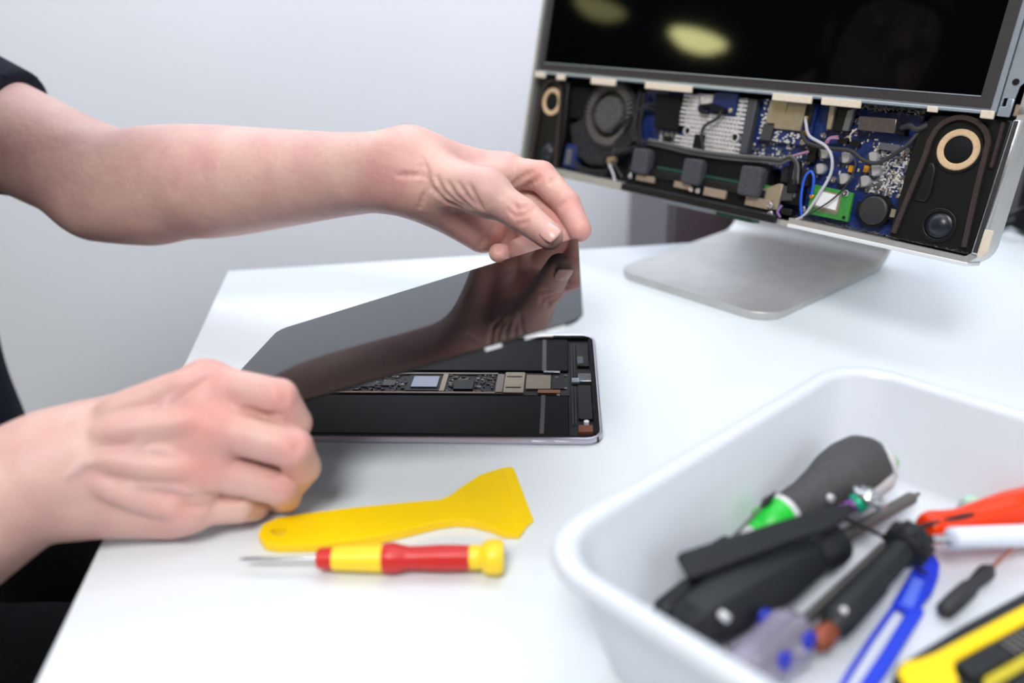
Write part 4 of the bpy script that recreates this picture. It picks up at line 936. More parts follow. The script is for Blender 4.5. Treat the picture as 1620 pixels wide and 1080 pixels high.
hand_l += chain([(-0.0023, 0.6217, 0.1435), (0.0254, 0.6009, 0.1435), (0.0431, 0.5806, 0.1277), (0.0515, 0.5616, 0.1122)], [.0122, .0116, .0102, .0086], .0015, .012)
hand_l += chain([(-0.0027, 0.6307, 0.1269), (0.0217, 0.6111, 0.1200), (0.0361, 0.5881, 0.1128), (0.0429, 0.5698, 0.1062)], [.012, .0108, .0096, .0084], .0012, .010)
hand_l += chain([(-0.0073, 0.6264, 0.1101), (0.0145, 0.6128, 0.0993), (0.0157, 0.5913, 0.0930), (0.0057, 0.5766, 0.0944)], [.0118, .0104, .0092, .0078], .0012, .010)
hand_l += chain([(-0.0167, 0.6147, 0.0986), (0.0001, 0.6033, 0.0881), (-0.0020, 0.5856, 0.0877), (-0.0086, 0.5746, 0.0924)], [.0112, .0092, .0084, .0072], .0012, .010)
hand_l += chain([(-0.0160, 0.5608, 0.1422), (0.0095, 0.5431, 0.1297), (0.0276, 0.5278, 0.1187)], [.0142, .0116, .0096], .003, .014)
# near arm (its hand steadies the tablet)
RE = (-0.4055, 0.3284, -0.0281)
arm_r = chain([RE, (-0.3230, 0.3401, 0.0100), (-0.2754, 0.3560, 0.0332), (-0.2579, 0.3646, 0.0401), (-0.2458, 0.3668, 0.0451)], [.043, .040, .0335, .0300, .0265], 0.004, sm=4)
hand_r = [cap((-0.2458, 0.3668, 0.0451), (-0.2140, 0.3738, 0.0557), .0262, .020, .02),
    cap((-0.2437, 0.3769, 0.0527), (-0.1688, 0.3910, 0.0817), .0150, .0112, .016), cap((-0.2423, 0.3682, 0.0481), (-0.1615, 0.3737, 0.0651), .0155, .0114, .013),
    cap((-0.2414, 0.3623, 0.0399), (-0.1697, 0.3660, 0.0432), .0155, .0110, .013), cap((-0.2394, 0.3598, 0.0294), (-0.1795, 0.3604, 0.0211), .0150, .0105, .013),
    cap((-0.2332, 0.3616, 0.0237), (-0.1912, 0.3635, 0.0133), .0150, .0108, .014), cap((-0.2335, 0.3910, 0.0500), (-0.2027, 0.4070, 0.0563), .0170, .012, .016),
    cap((-0.2278, 0.3733, 0.0545), (-0.1692, 0.3811, 0.0744), .0140, .0098, .014), cap((-0.2269, 0.3683, 0.0483), (-0.1690, 0.3700, 0.0546), .0140, .0096, .014), cap((-0.2272, 0.3635, 0.0378), (-0.1783, 0.3633, 0.0323), .0140, .0094, .014)]
hand_r += chain([(-0.1688, 0.3910, 0.0817), (-0.1264, 0.3812, 0.0769), (-0.1213, 0.3842, 0.0593), (-0.1278, 0.3900, 0.0430)], [.0112, .0101, .0094, .0082], .0012, .010)
hand_r += chain([(-0.1615, 0.3733, 0.0642), (-0.1186, 0.3655, 0.0542), (-0.1173, 0.3724, 0.0380), (-0.1263, 0.3809, 0.0227)], [.0116, .0110, .0100, .0088], .0012, .010)
hand_r += [cap((-0.1556, 0.3862, 0.0685), (-0.1286, 0.3852, 0.0590), .0092, .0085, .004), cap((-0.1570, 0.3839, 0.0415), (-0.1340, 0.3832, 0.0328), .0085, .0080, .004)]
hand_r += chain([(-0.1697, 0.3660, 0.0432), (-0.1294, 0.3680, 0.0282), (-0.1311, 0.3785, 0.0150), (-0.1396, 0.3894, 0.0050)], [.0112, .0102, .0090, .0080], .0012, .010)
hand_r += chain([(-0.1795, 0.3604, 0.0211), (-0.1540, 0.3673, 0.0169), (-0.1489, 0.3755, 0.0108), (-0.1500, 0.3834, 0.0038)], [.0106, .0092, .0084, .0072], .0012, .010)
hand_r += chain([(-0.2027, 0.4070, 0.0563), (-0.1832, 0.4200, 0.0463), (-0.1669, 0.4220, 0.0336)], [.012, .010, .0085], .002, .012)
DET_L = [
    cap((-0.06096, 0.57769, 0.16423), (-0.05910, 0.57385, 0.15998), 0.00066, 0.00066, 0.0030, '-'),
    cap((-0.05910, 0.57385, 0.15998), (-0.05729, 0.57048, 0.15566), 0.00099, 0.00099, 0.0030, '-'),
    cap((-0.05729, 0.57048, 0.15567), (-0.05769, 0.56857, 0.15186), 0.00110, 0.00110, 0.0030, '-'),
    cap((-0.05769, 0.56857, 0.15187), (-0.05817, 0.56738, 0.14790), 0.00110, 0.00110, 0.0030, '-'),
    cap((-0.05817, 0.56738, 0.14790), (-0.05871, 0.56691, 0.14375), 0.00110, 0.00110, 0.0030, '-'),
    cap((-0.05871, 0.56691, 0.14376), (-0.06058, 0.56735, 0.13940), 0.00110, 0.00110, 0.0030, '-'),
    cap((-0.06057, 0.56735, 0.13940), (-0.06252, 0.56844, 0.13486), 0.00099, 0.00099, 0.0030, '-'),
    cap((-0.06252, 0.56844, 0.13486), (-0.06457, 0.57033, 0.13006), 0.00066, 0.00066, 0.0030, '-'),
    cap((-0.06320, 0.57372, 0.15967), (-0.06210, 0.57136, 0.15606), 0.00053, 0.00053, 0.0030, '-'),
    cap((-0.06210, 0.57137, 0.15606), (-0.06105, 0.56940, 0.15237), 0.00070, 0.00070, 0.0030, '-'),
    cap((-0.06105, 0.56940, 0.15238), (-0.06215, 0.56819, 0.14812), 0.00070, 0.00070, 0.0030, '-'),
    cap((-0.06215, 0.56819, 0.14813), (-0.06333, 0.56769, 0.14369), 0.00053, 0.00053, 0.0030, '-'),
    cap((-0.05893, 0.57005, 0.15445), (-0.05748, 0.56832, 0.15138), 0.00058, 0.00058, 0.0030, '-'),
    cap((-0.05748, 0.56832, 0.15138), (-0.05606, 0.56692, 0.14825), 0.00085, 0.00085, 0.0030, '-'),
    cap((-0.05606, 0.56692, 0.14825), (-0.05469, 0.56593, 0.14502), 0.00100, 0.00100, 0.0030, '-'),
    cap((-0.05469, 0.56593, 0.14502), (-0.05140, 0.56462, 0.14181), 0.00100, 0.00100, 0.0030, '-'),
    cap((-0.05140, 0.56462, 0.14181), (-0.04813, 0.56362, 0.13852), 0.00100, 0.00100, 0.0030, '-'),
    cap((-0.04814, 0.56362, 0.13853), (-0.04492, 0.56338, 0.13504), 0.00100, 0.00100, 0.0030, '-'),
    cap((-0.04493, 0.56338, 0.13504), (-0.04113, 0.56201, 0.13374), 0.00100, 0.00100, 0.0030, '-'),
    cap((-0.04113, 0.56201, 0.13374), (-0.03731, 0.56015, 0.13258), 0.00085, 0.00085, 0.0030, '-'),
    cap((-0.03732, 0.56015, 0.13258), (-0.03346, 0.55742, 0.13165), 0.00058, 0.00058, 0.0030, '-'),
    cap((-0.05088, 0.56688, 0.15266), (-0.04940, 0.56475, 0.14970), 0.00042, 0.00042, 0.0030, '-'),
    cap((-0.04940, 0.56475, 0.14970), (-0.04797, 0.56306, 0.14665), 0.00063, 0.00063, 0.0030, '-'),
    cap((-0.04797, 0.56307, 0.14665), (-0.04658, 0.56191, 0.14347), 0.00070, 0.00070, 0.0030, '-'),
    cap((-0.04658, 0.56191, 0.14348), (-0.04362, 0.56033, 0.14112), 0.00070, 0.00070, 0.0030, '-'),
    cap((-0.04362, 0.56033, 0.14112), (-0.04067, 0.55890, 0.13873), 0.00070, 0.00070, 0.0030, '-'),
    cap((-0.04067, 0.55890, 0.13873), (-0.03773, 0.55758, 0.13632), 0.00070, 0.00070, 0.0030, '-'),
    cap((-0.03773, 0.55758, 0.13632), (-0.03315, 0.55414, 0.13479), 0.00063, 0.00063, 0.0030, '-'),
    cap((-0.03315, 0.55414, 0.13479), (-0.02862, 0.55104, 0.13320), 0.00042, 0.00042, 0.0030, '-'),
    cap((-0.04278, 0.56146, 0.15027), (-0.04093, 0.55911, 0.14738), 0.00052, 0.00052, 0.0030, '-'),
    cap((-0.04094, 0.55911, 0.14739), (-0.03912, 0.55710, 0.14443), 0.00080, 0.00080, 0.0030, '-'),
    cap((-0.03912, 0.55710, 0.14443), (-0.03734, 0.55557, 0.14136), 0.00080, 0.00080, 0.0030, '-'),
    cap((-0.03735, 0.55557, 0.14136), (-0.03396, 0.55279, 0.13932), 0.00080, 0.00080, 0.0030, '-'),
    cap((-0.03397, 0.55279, 0.13932), (-0.03063, 0.55039, 0.13720), 0.00080, 0.00080, 0.0030, '-'),
    cap((-0.03063, 0.55039, 0.13720), (-0.02735, 0.54885, 0.13487), 0.00052, 0.00052, 0.0030, '-'),
    cap((-0.03463, 0.55544, 0.15031), (-0.03184, 0.55111, 0.14679), 0.00053, 0.00053, 0.0030, '-'),
    cap((-0.03184, 0.55111, 0.14679), (-0.02914, 0.54813, 0.14297), 0.00070, 0.00070, 0.0030, '-'),
    cap((-0.02914, 0.54813, 0.14297), (-0.02589, 0.54597, 0.14007), 0.00070, 0.00070, 0.0030, '-'),
    cap((-0.02590, 0.54597, 0.14007), (-0.02269, 0.54474, 0.13694), 0.00053, 0.00053, 0.0030, '-'),
    cap((-0.02661, 0.54869, 0.15054), (-0.02519, 0.54633, 0.14774), 0.00062, 0.00062, 0.0030, '-'),
    cap((-0.02519, 0.54633, 0.14775), (-0.02381, 0.54477, 0.14476), 0.00090, 0.00090, 0.0030, '-'),
    cap((-0.02381, 0.54477, 0.14477), (-0.02246, 0.54388, 0.14162), 0.00090, 0.00090, 0.0030, '-'),
    cap((-0.02246, 0.54388, 0.14162), (-0.02039, 0.54320, 0.13839), 0.00090, 0.00090, 0.0030, '-'),
    cap((-0.02039, 0.54321, 0.13839), (-0.01834, 0.54326, 0.13496), 0.00062, 0.00062, 0.0030, '-'),
    cap((0.00031, 0.53508, 0.13549), (0.00241, 0.53319, 0.13372), 0.00059, 0.00059, 0.0030, '-'),
    cap((0.00241, 0.53320, 0.13372), (0.00451, 0.53160, 0.13188), 0.00090, 0.00090, 0.0030, '-'),
    cap((0.00451, 0.53160, 0.13188), (0.00775, 0.53050, 0.13265), 0.00090, 0.00090, 0.0030, '-'),
    cap((0.00774, 0.53050, 0.13265), (0.01098, 0.52996, 0.13325), 0.00090, 0.00090, 0.0030, '-'),
    cap((0.01098, 0.52996, 0.13325), (0.01400, 0.53106, 0.13508), 0.00090, 0.00090, 0.0030, '-'),
    cap((0.01400, 0.53106, 0.13507), (0.01708, 0.53369, 0.13649), 0.00059, 0.00059, 0.0030, '-'),
    cap((0.00311, 0.53594, 0.13905), (0.00550, 0.53424, 0.13805), 0.00053, 0.00053, 0.0030, '-'),
    cap((0.00550, 0.53424, 0.13805), (0.00788, 0.53281, 0.13698), 0.00070, 0.00070, 0.0030, '-'),
    cap((0.00788, 0.53281, 0.13698), (0.01061, 0.53334, 0.13787), 0.00070, 0.00070, 0.0030, '-'),
    cap((0.01061, 0.53334, 0.13787), (0.01336, 0.53465, 0.13855), 0.00053, 0.00053, 0.0030, '-'),
    cap((0.00653, 0.53035, 0.12662), (0.00923, 0.52882, 0.12809), 0.00070, 0.00070, 0.0030, '-'),
    cap((0.00923, 0.52882, 0.12809), (0.01193, 0.52778, 0.12942), 0.00070, 0.00070, 0.0030, '-'),
    cap((0.00370, 0.53706, 0.14040), (0.00519, 0.53347, 0.13688), 0.00050, 0.00050, 0.0030, '-'),
    cap((0.00519, 0.53347, 0.13688), (0.00668, 0.53100, 0.13309), 0.00050, 0.00050, 0.0030, '-'),
    cap((0.00489, 0.60215, 0.13762), (0.00773, 0.59932, 0.14101), 0.00120, 0.00120, 0.0030, '-'),
    cap((0.00772, 0.59932, 0.14101), (0.01053, 0.59697, 0.14426), 0.00120, 0.00120, 0.0030, '-'),
    cap((0.01053, 0.59697, 0.14425), (0.01408, 0.59480, 0.14642), 0.00120, 0.00120, 0.0030, '-'),
    cap((0.01407, 0.59480, 0.14642), (0.01759, 0.59278, 0.14854), 0.00083, 0.00083, 0.0030, '-'),
    cap((0.01320, 0.59928, 0.13523), (0.01629, 0.59373, 0.13886), 0.00120, 0.00120, 0.0030, '-'),
    cap((0.01629, 0.59373, 0.13886), (0.01975, 0.58955, 0.14270), 0.00120, 0.00120, 0.0030, '-'),
    cap((0.01975, 0.58955, 0.14270), (0.02326, 0.58818, 0.14586), 0.00083, 0.00083, 0.0030, '-'),
    cap((0.03732, 0.57048, 0.12740), (0.04015, 0.56974, 0.13045), 0.00070, 0.00070, 0.0030, '-'),
    cap((0.04015, 0.56974, 0.13045), (0.04310, 0.57071, 0.13305), 0.00070, 0.00070, 0.0030, '-'),
    cap((0.03169, 0.58209, 0.14232), (0.03323, 0.58337, 0.14403), 0.00080, 0.00080, 0.0030, '-'),
    cap((0.03323, 0.58337, 0.14403), (0.03481, 0.58541, 0.14558), 0.00080, 0.00080, 0.0030, '-'),
    cap((-0.02207, 0.58292, 0.09514), (-0.01944, 0.58122, 0.09975), 0.00083, 0.00083, 0.0030, '-'),
    cap((-0.01945, 0.58122, 0.09975), (-0.01690, 0.58129, 0.10379), 0.00120, 0.00120, 0.0030, '-'),
    cap((-0.01690, 0.58129, 0.10379), (-0.01440, 0.58270, 0.10741), 0.00120, 0.00120, 0.0030, '-'),
    cap((-0.01440, 0.58270, 0.10741), (-0.01074, 0.58636, 0.11056), 0.00120, 0.00120, 0.0030, '-'),
    cap((-0.00873, 0.56780, 0.09584), (-0.00553, 0.57056, 0.09794), 0.00085, 0.00085, 0.0030, '-'),
    cap((-0.00236, 0.58338, 0.09694), (0.00095, 0.59428, 0.09664), 0.00085, 0.00085, 0.0030, '-'),
    cap((-0.07869, 0.57343, 0.15311), (-0.07398, 0.57238, 0.15350), 0.00060, 0.00060, 0.0030, '-'),
    cap((-0.07398, 0.57238, 0.15350), (-0.06930, 0.57138, 0.15387), 0.00080, 0.00080, 0.0030, '-'),
    cap((-0.06930, 0.57138, 0.15387), (-0.06440, 0.57038, 0.15356), 0.00080, 0.00080, 0.0030, '-'),
    cap((-0.06440, 0.57038, 0.15356), (-0.05953, 0.56953, 0.15322), 0.00060, 0.00060, 0.0030, '-')]
DET_R = [
    cap((-0.14441, 0.37336, 0.07485), (-0.14186, 0.37368, 0.07383), 0.00050, 0.00050, 0.0030, '-'),
    cap((-0.14186, 0.37368, 0.07383), (-0.13938, 0.37419, 0.07270), 0.00077, 0.00077, 0.0030, '-'),
    cap((-0.13938, 0.37419, 0.07270), (-0.13693, 0.37484, 0.07149), 0.00080, 0.00080, 0.0030, '-'),
    cap((-0.13694, 0.37484, 0.07149), (-0.13457, 0.37576, 0.07012), 0.00080, 0.00080, 0.0030, '-'),
    cap((-0.13458, 0.37576, 0.07012), (-0.13077, 0.37330, 0.07095), 0.00080, 0.00080, 0.0030, '-'),
    cap((-0.13077, 0.37330, 0.07095), (-0.12738, 0.37194, 0.07119), 0.00077, 0.00077, 0.0030, '-'),
    cap((-0.12738, 0.37194, 0.07119), (-0.12445, 0.37190, 0.07069), 0.00050, 0.00050, 0.0030, '-'),
    cap((-0.16424, 0.35358, 0.03395), (-0.16203, 0.35514, 0.03256), 0.00056, 0.00056, 0.0030, '-'),
    cap((-0.16203, 0.35514, 0.03256), (-0.16024, 0.35772, 0.03046), 0.00087, 0.00087, 0.0030, '-'),
    cap((-0.16024, 0.35772, 0.03046), (-0.15906, 0.36176, 0.02733), 0.00090, 0.00090, 0.0030, '-'),
    cap((-0.15906, 0.36176, 0.02733), (-0.15651, 0.36231, 0.02651), 0.00090, 0.00090, 0.0030, '-'),
    cap((-0.15651, 0.36231, 0.02652), (-0.15383, 0.36260, 0.02588), 0.00090, 0.00090, 0.0030, '-'),
    cap((-0.15384, 0.36260, 0.02588), (-0.15110, 0.36276, 0.02533), 0.00087, 0.00087, 0.0030, '-'),
    cap((-0.15111, 0.36276, 0.02533), (-0.14667, 0.35878, 0.02767), 0.00056, 0.00056, 0.0030, '-'),
    cap((-0.12577, 0.37755, 0.08698), (-0.12365, 0.37481, 0.08520), 0.00045, 0.00045, 0.0030, '-'),
    cap((-0.12365, 0.37481, 0.08520), (-0.12194, 0.37328, 0.08282), 0.00060, 0.00060, 0.0030, '-'),
    cap((-0.12194, 0.37328, 0.08282), (-0.12171, 0.37205, 0.08032), 0.00060, 0.00060, 0.0030, '-'),
    cap((-0.12171, 0.37205, 0.08032), (-0.12170, 0.37149, 0.07747), 0.00045, 0.00045, 0.0030, '-'),
    cap((-0.12330, 0.37880, 0.08690), (-0.12145, 0.37586, 0.08490), 0.00045, 0.00045, 0.0030, '-'),
    cap((-0.12145, 0.37587, 0.08490), (-0.12003, 0.37425, 0.08224), 0.00060, 0.00060, 0.0030, '-'),
    cap((-0.12003, 0.37425, 0.08224), (-0.11994, 0.37319, 0.08028), 0.00060, 0.00060, 0.0030, '-'),
    cap((-0.11994, 0.37320, 0.08028), (-0.11999, 0.37258, 0.07808), 0.00045, 0.00045, 0.0030, '-'),
    cap((-0.11888, 0.36474, 0.06594), (-0.11650, 0.36114, 0.06480), 0.00045, 0.00045, 0.0030, '-'),
    cap((-0.11650, 0.36114, 0.06480), (-0.11456, 0.35883, 0.06294), 0.00060, 0.00060, 0.0030, '-'),
    cap((-0.11456, 0.35883, 0.06294), (-0.11460, 0.35647, 0.06056), 0.00060, 0.00060, 0.0030, '-'),
    cap((-0.11460, 0.35647, 0.06056), (-0.11489, 0.35491, 0.05770), 0.00045, 0.00045, 0.0030, '-'),
    cap((-0.11608, 0.36665, 0.06536), (-0.11382, 0.36233, 0.06432), 0.00045, 0.00045, 0.0030, '-'),
    cap((-0.11382, 0.36233, 0.06432), (-0.11216, 0.35991, 0.06221), 0.00060, 0.00060, 0.0030, '-'),
    cap((-0.11216, 0.35991, 0.06221), (-0.11220, 0.35780, 0.06030), 0.00060, 0.00060, 0.0030, '-'),
    cap((-0.11220, 0.35780, 0.06030), (-0.11243, 0.35629, 0.05804), 0.00045, 0.00045, 0.0030, '-'),
    cap((-0.17724, 0.34867, 0.03252), (-0.17479, 0.34876, 0.03103), 0.00060, 0.00060, 0.0030, '-'),
    cap((-0.17479, 0.34876, 0.03104), (-0.17251, 0.34920, 0.02930), 0.00080, 0.00080, 0.0030, '-'),
    cap((-0.17251, 0.34920, 0.02930), (-0.16976, 0.35038, 0.02834), 0.00080, 0.00080, 0.0030, '-'),
    cap((-0.16977, 0.35038, 0.02834), (-0.16715, 0.35188, 0.02717), 0.00060, 0.00060, 0.0030, '-'),
    cap((-0.21484, 0.36944, 0.07773), (-0.21237, 0.37035, 0.07824), 0.00158, 0.00158, 0.0080, '+'),
    cap((-0.21236, 0.37036, 0.07824), (-0.20991, 0.37132, 0.07873), 0.00203, 0.00203, 0.0080, '+'),
    cap((-0.20990, 0.37133, 0.07874), (-0.20747, 0.37234, 0.07921), 0.00248, 0.00248, 0.0080, '+'),
    cap((-0.20746, 0.37234, 0.07921), (-0.20502, 0.37336, 0.07968), 0.00294, 0.00294, 0.0080, '+'),
    cap((-0.20500, 0.37336, 0.07968), (-0.20255, 0.37437, 0.08016), 0.00300, 0.00300, 0.0080, '+'),
    cap((-0.20254, 0.37437, 0.08016), (-0.20005, 0.37533, 0.08067), 0.00300, 0.00300, 0.0080, '+'),
    cap((-0.20004, 0.37534, 0.08067), (-0.19750, 0.37624, 0.08121), 0.00300, 0.00300, 0.0080, '+'),
    cap((-0.19749, 0.37624, 0.08121), (-0.19490, 0.37705, 0.08181), 0.00300, 0.00300, 0.0080, '+'),
    cap((-0.19489, 0.37706, 0.08181), (-0.19229, 0.37793, 0.08253), 0.00300, 0.00300, 0.0080, '+'),
    cap((-0.19228, 0.37793, 0.08253), (-0.18961, 0.37867, 0.08332), 0.00300, 0.00300, 0.0080, '+'),
    cap((-0.18960, 0.37868, 0.08332), (-0.18689, 0.37934, 0.08415), 0.00300, 0.00300, 0.0080, '+'),
    cap((-0.18688, 0.37934, 0.08416), (-0.18412, 0.37993, 0.08503), 0.00300, 0.00300, 0.0080, '+'),
    cap((-0.18411, 0.37993, 0.08503), (-0.18122, 0.38023, 0.08605), 0.00294, 0.00294, 0.0080, '+'),
    cap((-0.18121, 0.38024, 0.08605), (-0.17823, 0.38035, 0.08715), 0.00248, 0.00248, 0.0080, '+'),
    cap((-0.17822, 0.38036, 0.08716), (-0.17526, 0.38051, 0.08825), 0.00203, 0.00203, 0.0080, '+'),
    cap((-0.17525, 0.38052, 0.08825), (-0.17238, 0.38083, 0.08925), 0.00158, 0.00158, 0.0080, '+'),
    cap((-0.21414, 0.35950, 0.07079), (-0.21162, 0.35987, 0.07091), 0.00136, 0.00136, 0.0080, '+'),
    cap((-0.21161, 0.35988, 0.07091), (-0.20912, 0.36030, 0.07100), 0.00173, 0.00173, 0.0080, '+'),
    cap((-0.20911, 0.36031, 0.07100), (-0.20664, 0.36077, 0.07106), 0.00210, 0.00210, 0.0080, '+'),
    cap((-0.20663, 0.36078, 0.07106), (-0.20417, 0.36127, 0.07111), 0.00247, 0.00247, 0.0080, '+'),
    cap((-0.20416, 0.36128, 0.07111), (-0.20170, 0.36178, 0.07115), 0.00260, 0.00260, 0.0080, '+'),
    cap((-0.20169, 0.36179, 0.07115), (-0.19923, 0.36230, 0.07119), 0.00260, 0.00260, 0.0080, '+'),
    cap((-0.19922, 0.36230, 0.07119), (-0.19674, 0.36280, 0.07124), 0.00260, 0.00260, 0.0080, '+'),
    cap((-0.19673, 0.36280, 0.07124), (-0.19423, 0.36327, 0.07131), 0.00260, 0.00260, 0.0080, '+'),
    cap((-0.19422, 0.36328, 0.07131), (-0.19171, 0.36372, 0.07139), 0.00260, 0.00260, 0.0080, '+'),
    cap((-0.19169, 0.36372, 0.07139), (-0.18909, 0.36407, 0.07142), 0.00260, 0.00260, 0.0080, '+'),
    cap((-0.18908, 0.36408, 0.07142), (-0.18645, 0.36441, 0.07146), 0.00260, 0.00260, 0.0080, '+'),
    cap((-0.18644, 0.36441, 0.07146), (-0.18380, 0.36470, 0.07152), 0.00260, 0.00260, 0.0080, '+'),
    cap((-0.18378, 0.36470, 0.07152), (-0.18112, 0.36496, 0.07161), 0.00260, 0.00260, 0.0080, '+'),
    cap((-0.18111, 0.36496, 0.07160), (-0.17841, 0.36517, 0.07172), 0.00247, 0.00247, 0.0080, '+'),
    cap((-0.17840, 0.36517, 0.07171), (-0.17560, 0.36516, 0.07195), 0.00210, 0.00210, 0.0080, '+'),
    cap((-0.17559, 0.36516, 0.07195), (-0.17270, 0.36495, 0.07230), 0.00173, 0.00173, 0.0080, '+'),
    cap((-0.17268, 0.36496, 0.07229), (-0.16976, 0.36467, 0.07268), 0.00136, 0.00136, 0.0080, '+'),
    cap((-0.21143, 0.35213, 0.05874), (-0.20898, 0.35234, 0.05805), 0.00127, 0.00127, 0.0080, '+'),
    cap((-0.20897, 0.35234, 0.05805), (-0.20653, 0.35258, 0.05734), 0.00166, 0.00166, 0.0080, '+'),
    cap((-0.20652, 0.35259, 0.05733), (-0.20409, 0.35285, 0.05661), 0.00205, 0.00205, 0.0080, '+'),
    cap((-0.20408, 0.35286, 0.05660), (-0.20165, 0.35314, 0.05586), 0.00240, 0.00240, 0.0080, '+'),
    cap((-0.20164, 0.35314, 0.05585), (-0.19920, 0.35343, 0.05511), 0.00240, 0.00240, 0.0080, '+'),
    cap((-0.19919, 0.35343, 0.05510), (-0.19675, 0.35371, 0.05436), 0.00240, 0.00240, 0.0080, '+'),
    cap((-0.19674, 0.35372, 0.05436), (-0.19428, 0.35399, 0.05362), 0.00240, 0.00240, 0.0080, '+'),
    cap((-0.19427, 0.35399, 0.05361), (-0.19180, 0.35424, 0.05288), 0.00240, 0.00240, 0.0080, '+'),
    cap((-0.19179, 0.35425, 0.05288), (-0.18921, 0.35459, 0.05239), 0.00240, 0.00240, 0.0080, '+'),
    cap((-0.18920, 0.35459, 0.05239), (-0.18661, 0.35490, 0.05191), 0.00240, 0.00240, 0.0080, '+'),
    cap((-0.18660, 0.35491, 0.05191), (-0.18398, 0.35520, 0.05145), 0.00240, 0.00240, 0.0080, '+'),
    cap((-0.18397, 0.35520, 0.05145), (-0.18127, 0.35533, 0.05109), 0.00240, 0.00240, 0.0080, '+'),
    cap((-0.18126, 0.35533, 0.05109), (-0.17847, 0.35529, 0.05084), 0.00205, 0.00205, 0.0080, '+'),
    cap((-0.17846, 0.35530, 0.05083), (-0.17563, 0.35518, 0.05063), 0.00166, 0.00166, 0.0080, '+'),
    cap((-0.17562, 0.35519, 0.05062), (-0.17282, 0.35513, 0.05038), 0.00127, 0.00127, 0.0080, '+'),
    cap((-0.21430, 0.34734, 0.04655), (-0.21214, 0.34766, 0.04515), 0.00118, 0.00118, 0.0080, '+'),
    cap((-0.21213, 0.34766, 0.04514), (-0.20994, 0.34794, 0.04376), 0.00156, 0.00156, 0.0080, '+'),
    cap((-0.20992, 0.34795, 0.04375), (-0.20771, 0.34821, 0.04238), 0.00194, 0.00194, 0.0080, '+'),
    cap((-0.20770, 0.34821, 0.04237), (-0.20547, 0.34846, 0.04101), 0.00220, 0.00220, 0.0080, '+'),
    cap((-0.20546, 0.34846, 0.04100), (-0.20321, 0.34869, 0.03964), 0.00220, 0.00220, 0.0080, '+'),
    cap((-0.20319, 0.34869, 0.03963), (-0.20093, 0.34891, 0.03828), 0.00220, 0.00220, 0.0080, '+'),
    cap((-0.20092, 0.34891, 0.03827), (-0.19864, 0.34913, 0.03691), 0.00220, 0.00220, 0.0080, '+'),
    cap((-0.19863, 0.34913, 0.03690), (-0.19632, 0.34937, 0.03571), 0.00220, 0.00220, 0.0080, '+'),
    cap((-0.19631, 0.34937, 0.03571), (-0.19398, 0.34960, 0.03452), 0.00220, 0.00220, 0.0080, '+'),
    cap((-0.19397, 0.34960, 0.03451), (-0.19164, 0.34983, 0.03332), 0.00220, 0.00220, 0.0080, '+'),
    cap((-0.19162, 0.34983, 0.03331), (-0.18925, 0.35000, 0.03216), 0.00220, 0.00220, 0.0080, '+'),
    cap((-0.18924, 0.35001, 0.03215), (-0.18678, 0.35002, 0.03110), 0.00194, 0.00194, 0.0080, '+'),
    cap((-0.18676, 0.35002, 0.03110), (-0.18424, 0.34993, 0.03013), 0.00156, 0.00156, 0.0080, '+'),
    cap((-0.18422, 0.34993, 0.03012), (-0.18169, 0.34982, 0.02916), 0.00118, 0.00118, 0.0080, '+'),
    cap((-0.22643, 0.34314, 0.05494), (-0.22433, 0.34468, 0.05638), 0.00065, 0.00065, 0.0030, '+'),
    cap((-0.22433, 0.34468, 0.05638), (-0.22222, 0.34623, 0.05782), 0.00077, 0.00077, 0.0030, '+'),
    cap((-0.22222, 0.34623, 0.05783), (-0.22009, 0.34777, 0.05929), 0.00090, 0.00090, 0.0030, '+'),
    cap((-0.22009, 0.34777, 0.05929), (-0.21787, 0.34863, 0.05947), 0.00103, 0.00103, 0.0030, '+'),
    cap((-0.21787, 0.34864, 0.05947), (-0.21562, 0.34946, 0.05968), 0.00115, 0.00115, 0.0030, '+'),
    cap((-0.21562, 0.34946, 0.05968), (-0.21332, 0.35023, 0.05992), 0.00128, 0.00128, 0.0030, '+'),
    cap((-0.21332, 0.35023, 0.05992), (-0.21099, 0.35095, 0.06020), 0.00130, 0.00130, 0.0030, '+'),
    cap((-0.21099, 0.35095, 0.06020), (-0.20859, 0.35156, 0.06055), 0.00130, 0.00130, 0.0030, '+'),
    cap((-0.20858, 0.35156, 0.06055), (-0.20619, 0.35214, 0.06076), 0.00130, 0.00130, 0.0030, '+'),
    cap((-0.20619, 0.35214, 0.06076), (-0.20380, 0.35274, 0.06097), 0.00130, 0.00130, 0.0030, '+'),
    cap((-0.20380, 0.35274, 0.06097), (-0.20141, 0.35335, 0.06117), 0.00130, 0.00130, 0.0030, '+'),
    cap((-0.20141, 0.35335, 0.06117), (-0.19901, 0.35396, 0.06137), 0.00130, 0.00130, 0.0030, '+'),
    cap((-0.19901, 0.35396, 0.06137), (-0.19661, 0.35456, 0.06157), 0.00130, 0.00130, 0.0030, '+'),
    cap((-0.19661, 0.35457, 0.06157), (-0.19508, 0.35576, 0.06339), 0.00130, 0.00130, 0.0030, '+'),
    cap((-0.19507, 0.35576, 0.06339), (-0.19357, 0.35701, 0.06518), 0.00130, 0.00130, 0.0030, '+'),
    cap((-0.19357, 0.35702, 0.06518), (-0.19209, 0.35832, 0.06693), 0.00130, 0.00130, 0.0030, '+'),
    cap((-0.19209, 0.35833, 0.06694), (-0.19063, 0.35968, 0.06867), 0.00130, 0.00130, 0.0030, '+'),
    cap((-0.19063, 0.35968, 0.06867), (-0.18942, 0.36149, 0.07094), 0.00130, 0.00130, 0.0030, '+'),
    cap((-0.18942, 0.36149, 0.07094), (-0.18828, 0.36344, 0.07313), 0.00130, 0.00130, 0.0030, '+'),
    cap((-0.18828, 0.36344, 0.07314), (-0.18717, 0.36548, 0.07529), 0.00128, 0.00128, 0.0030, '+'),
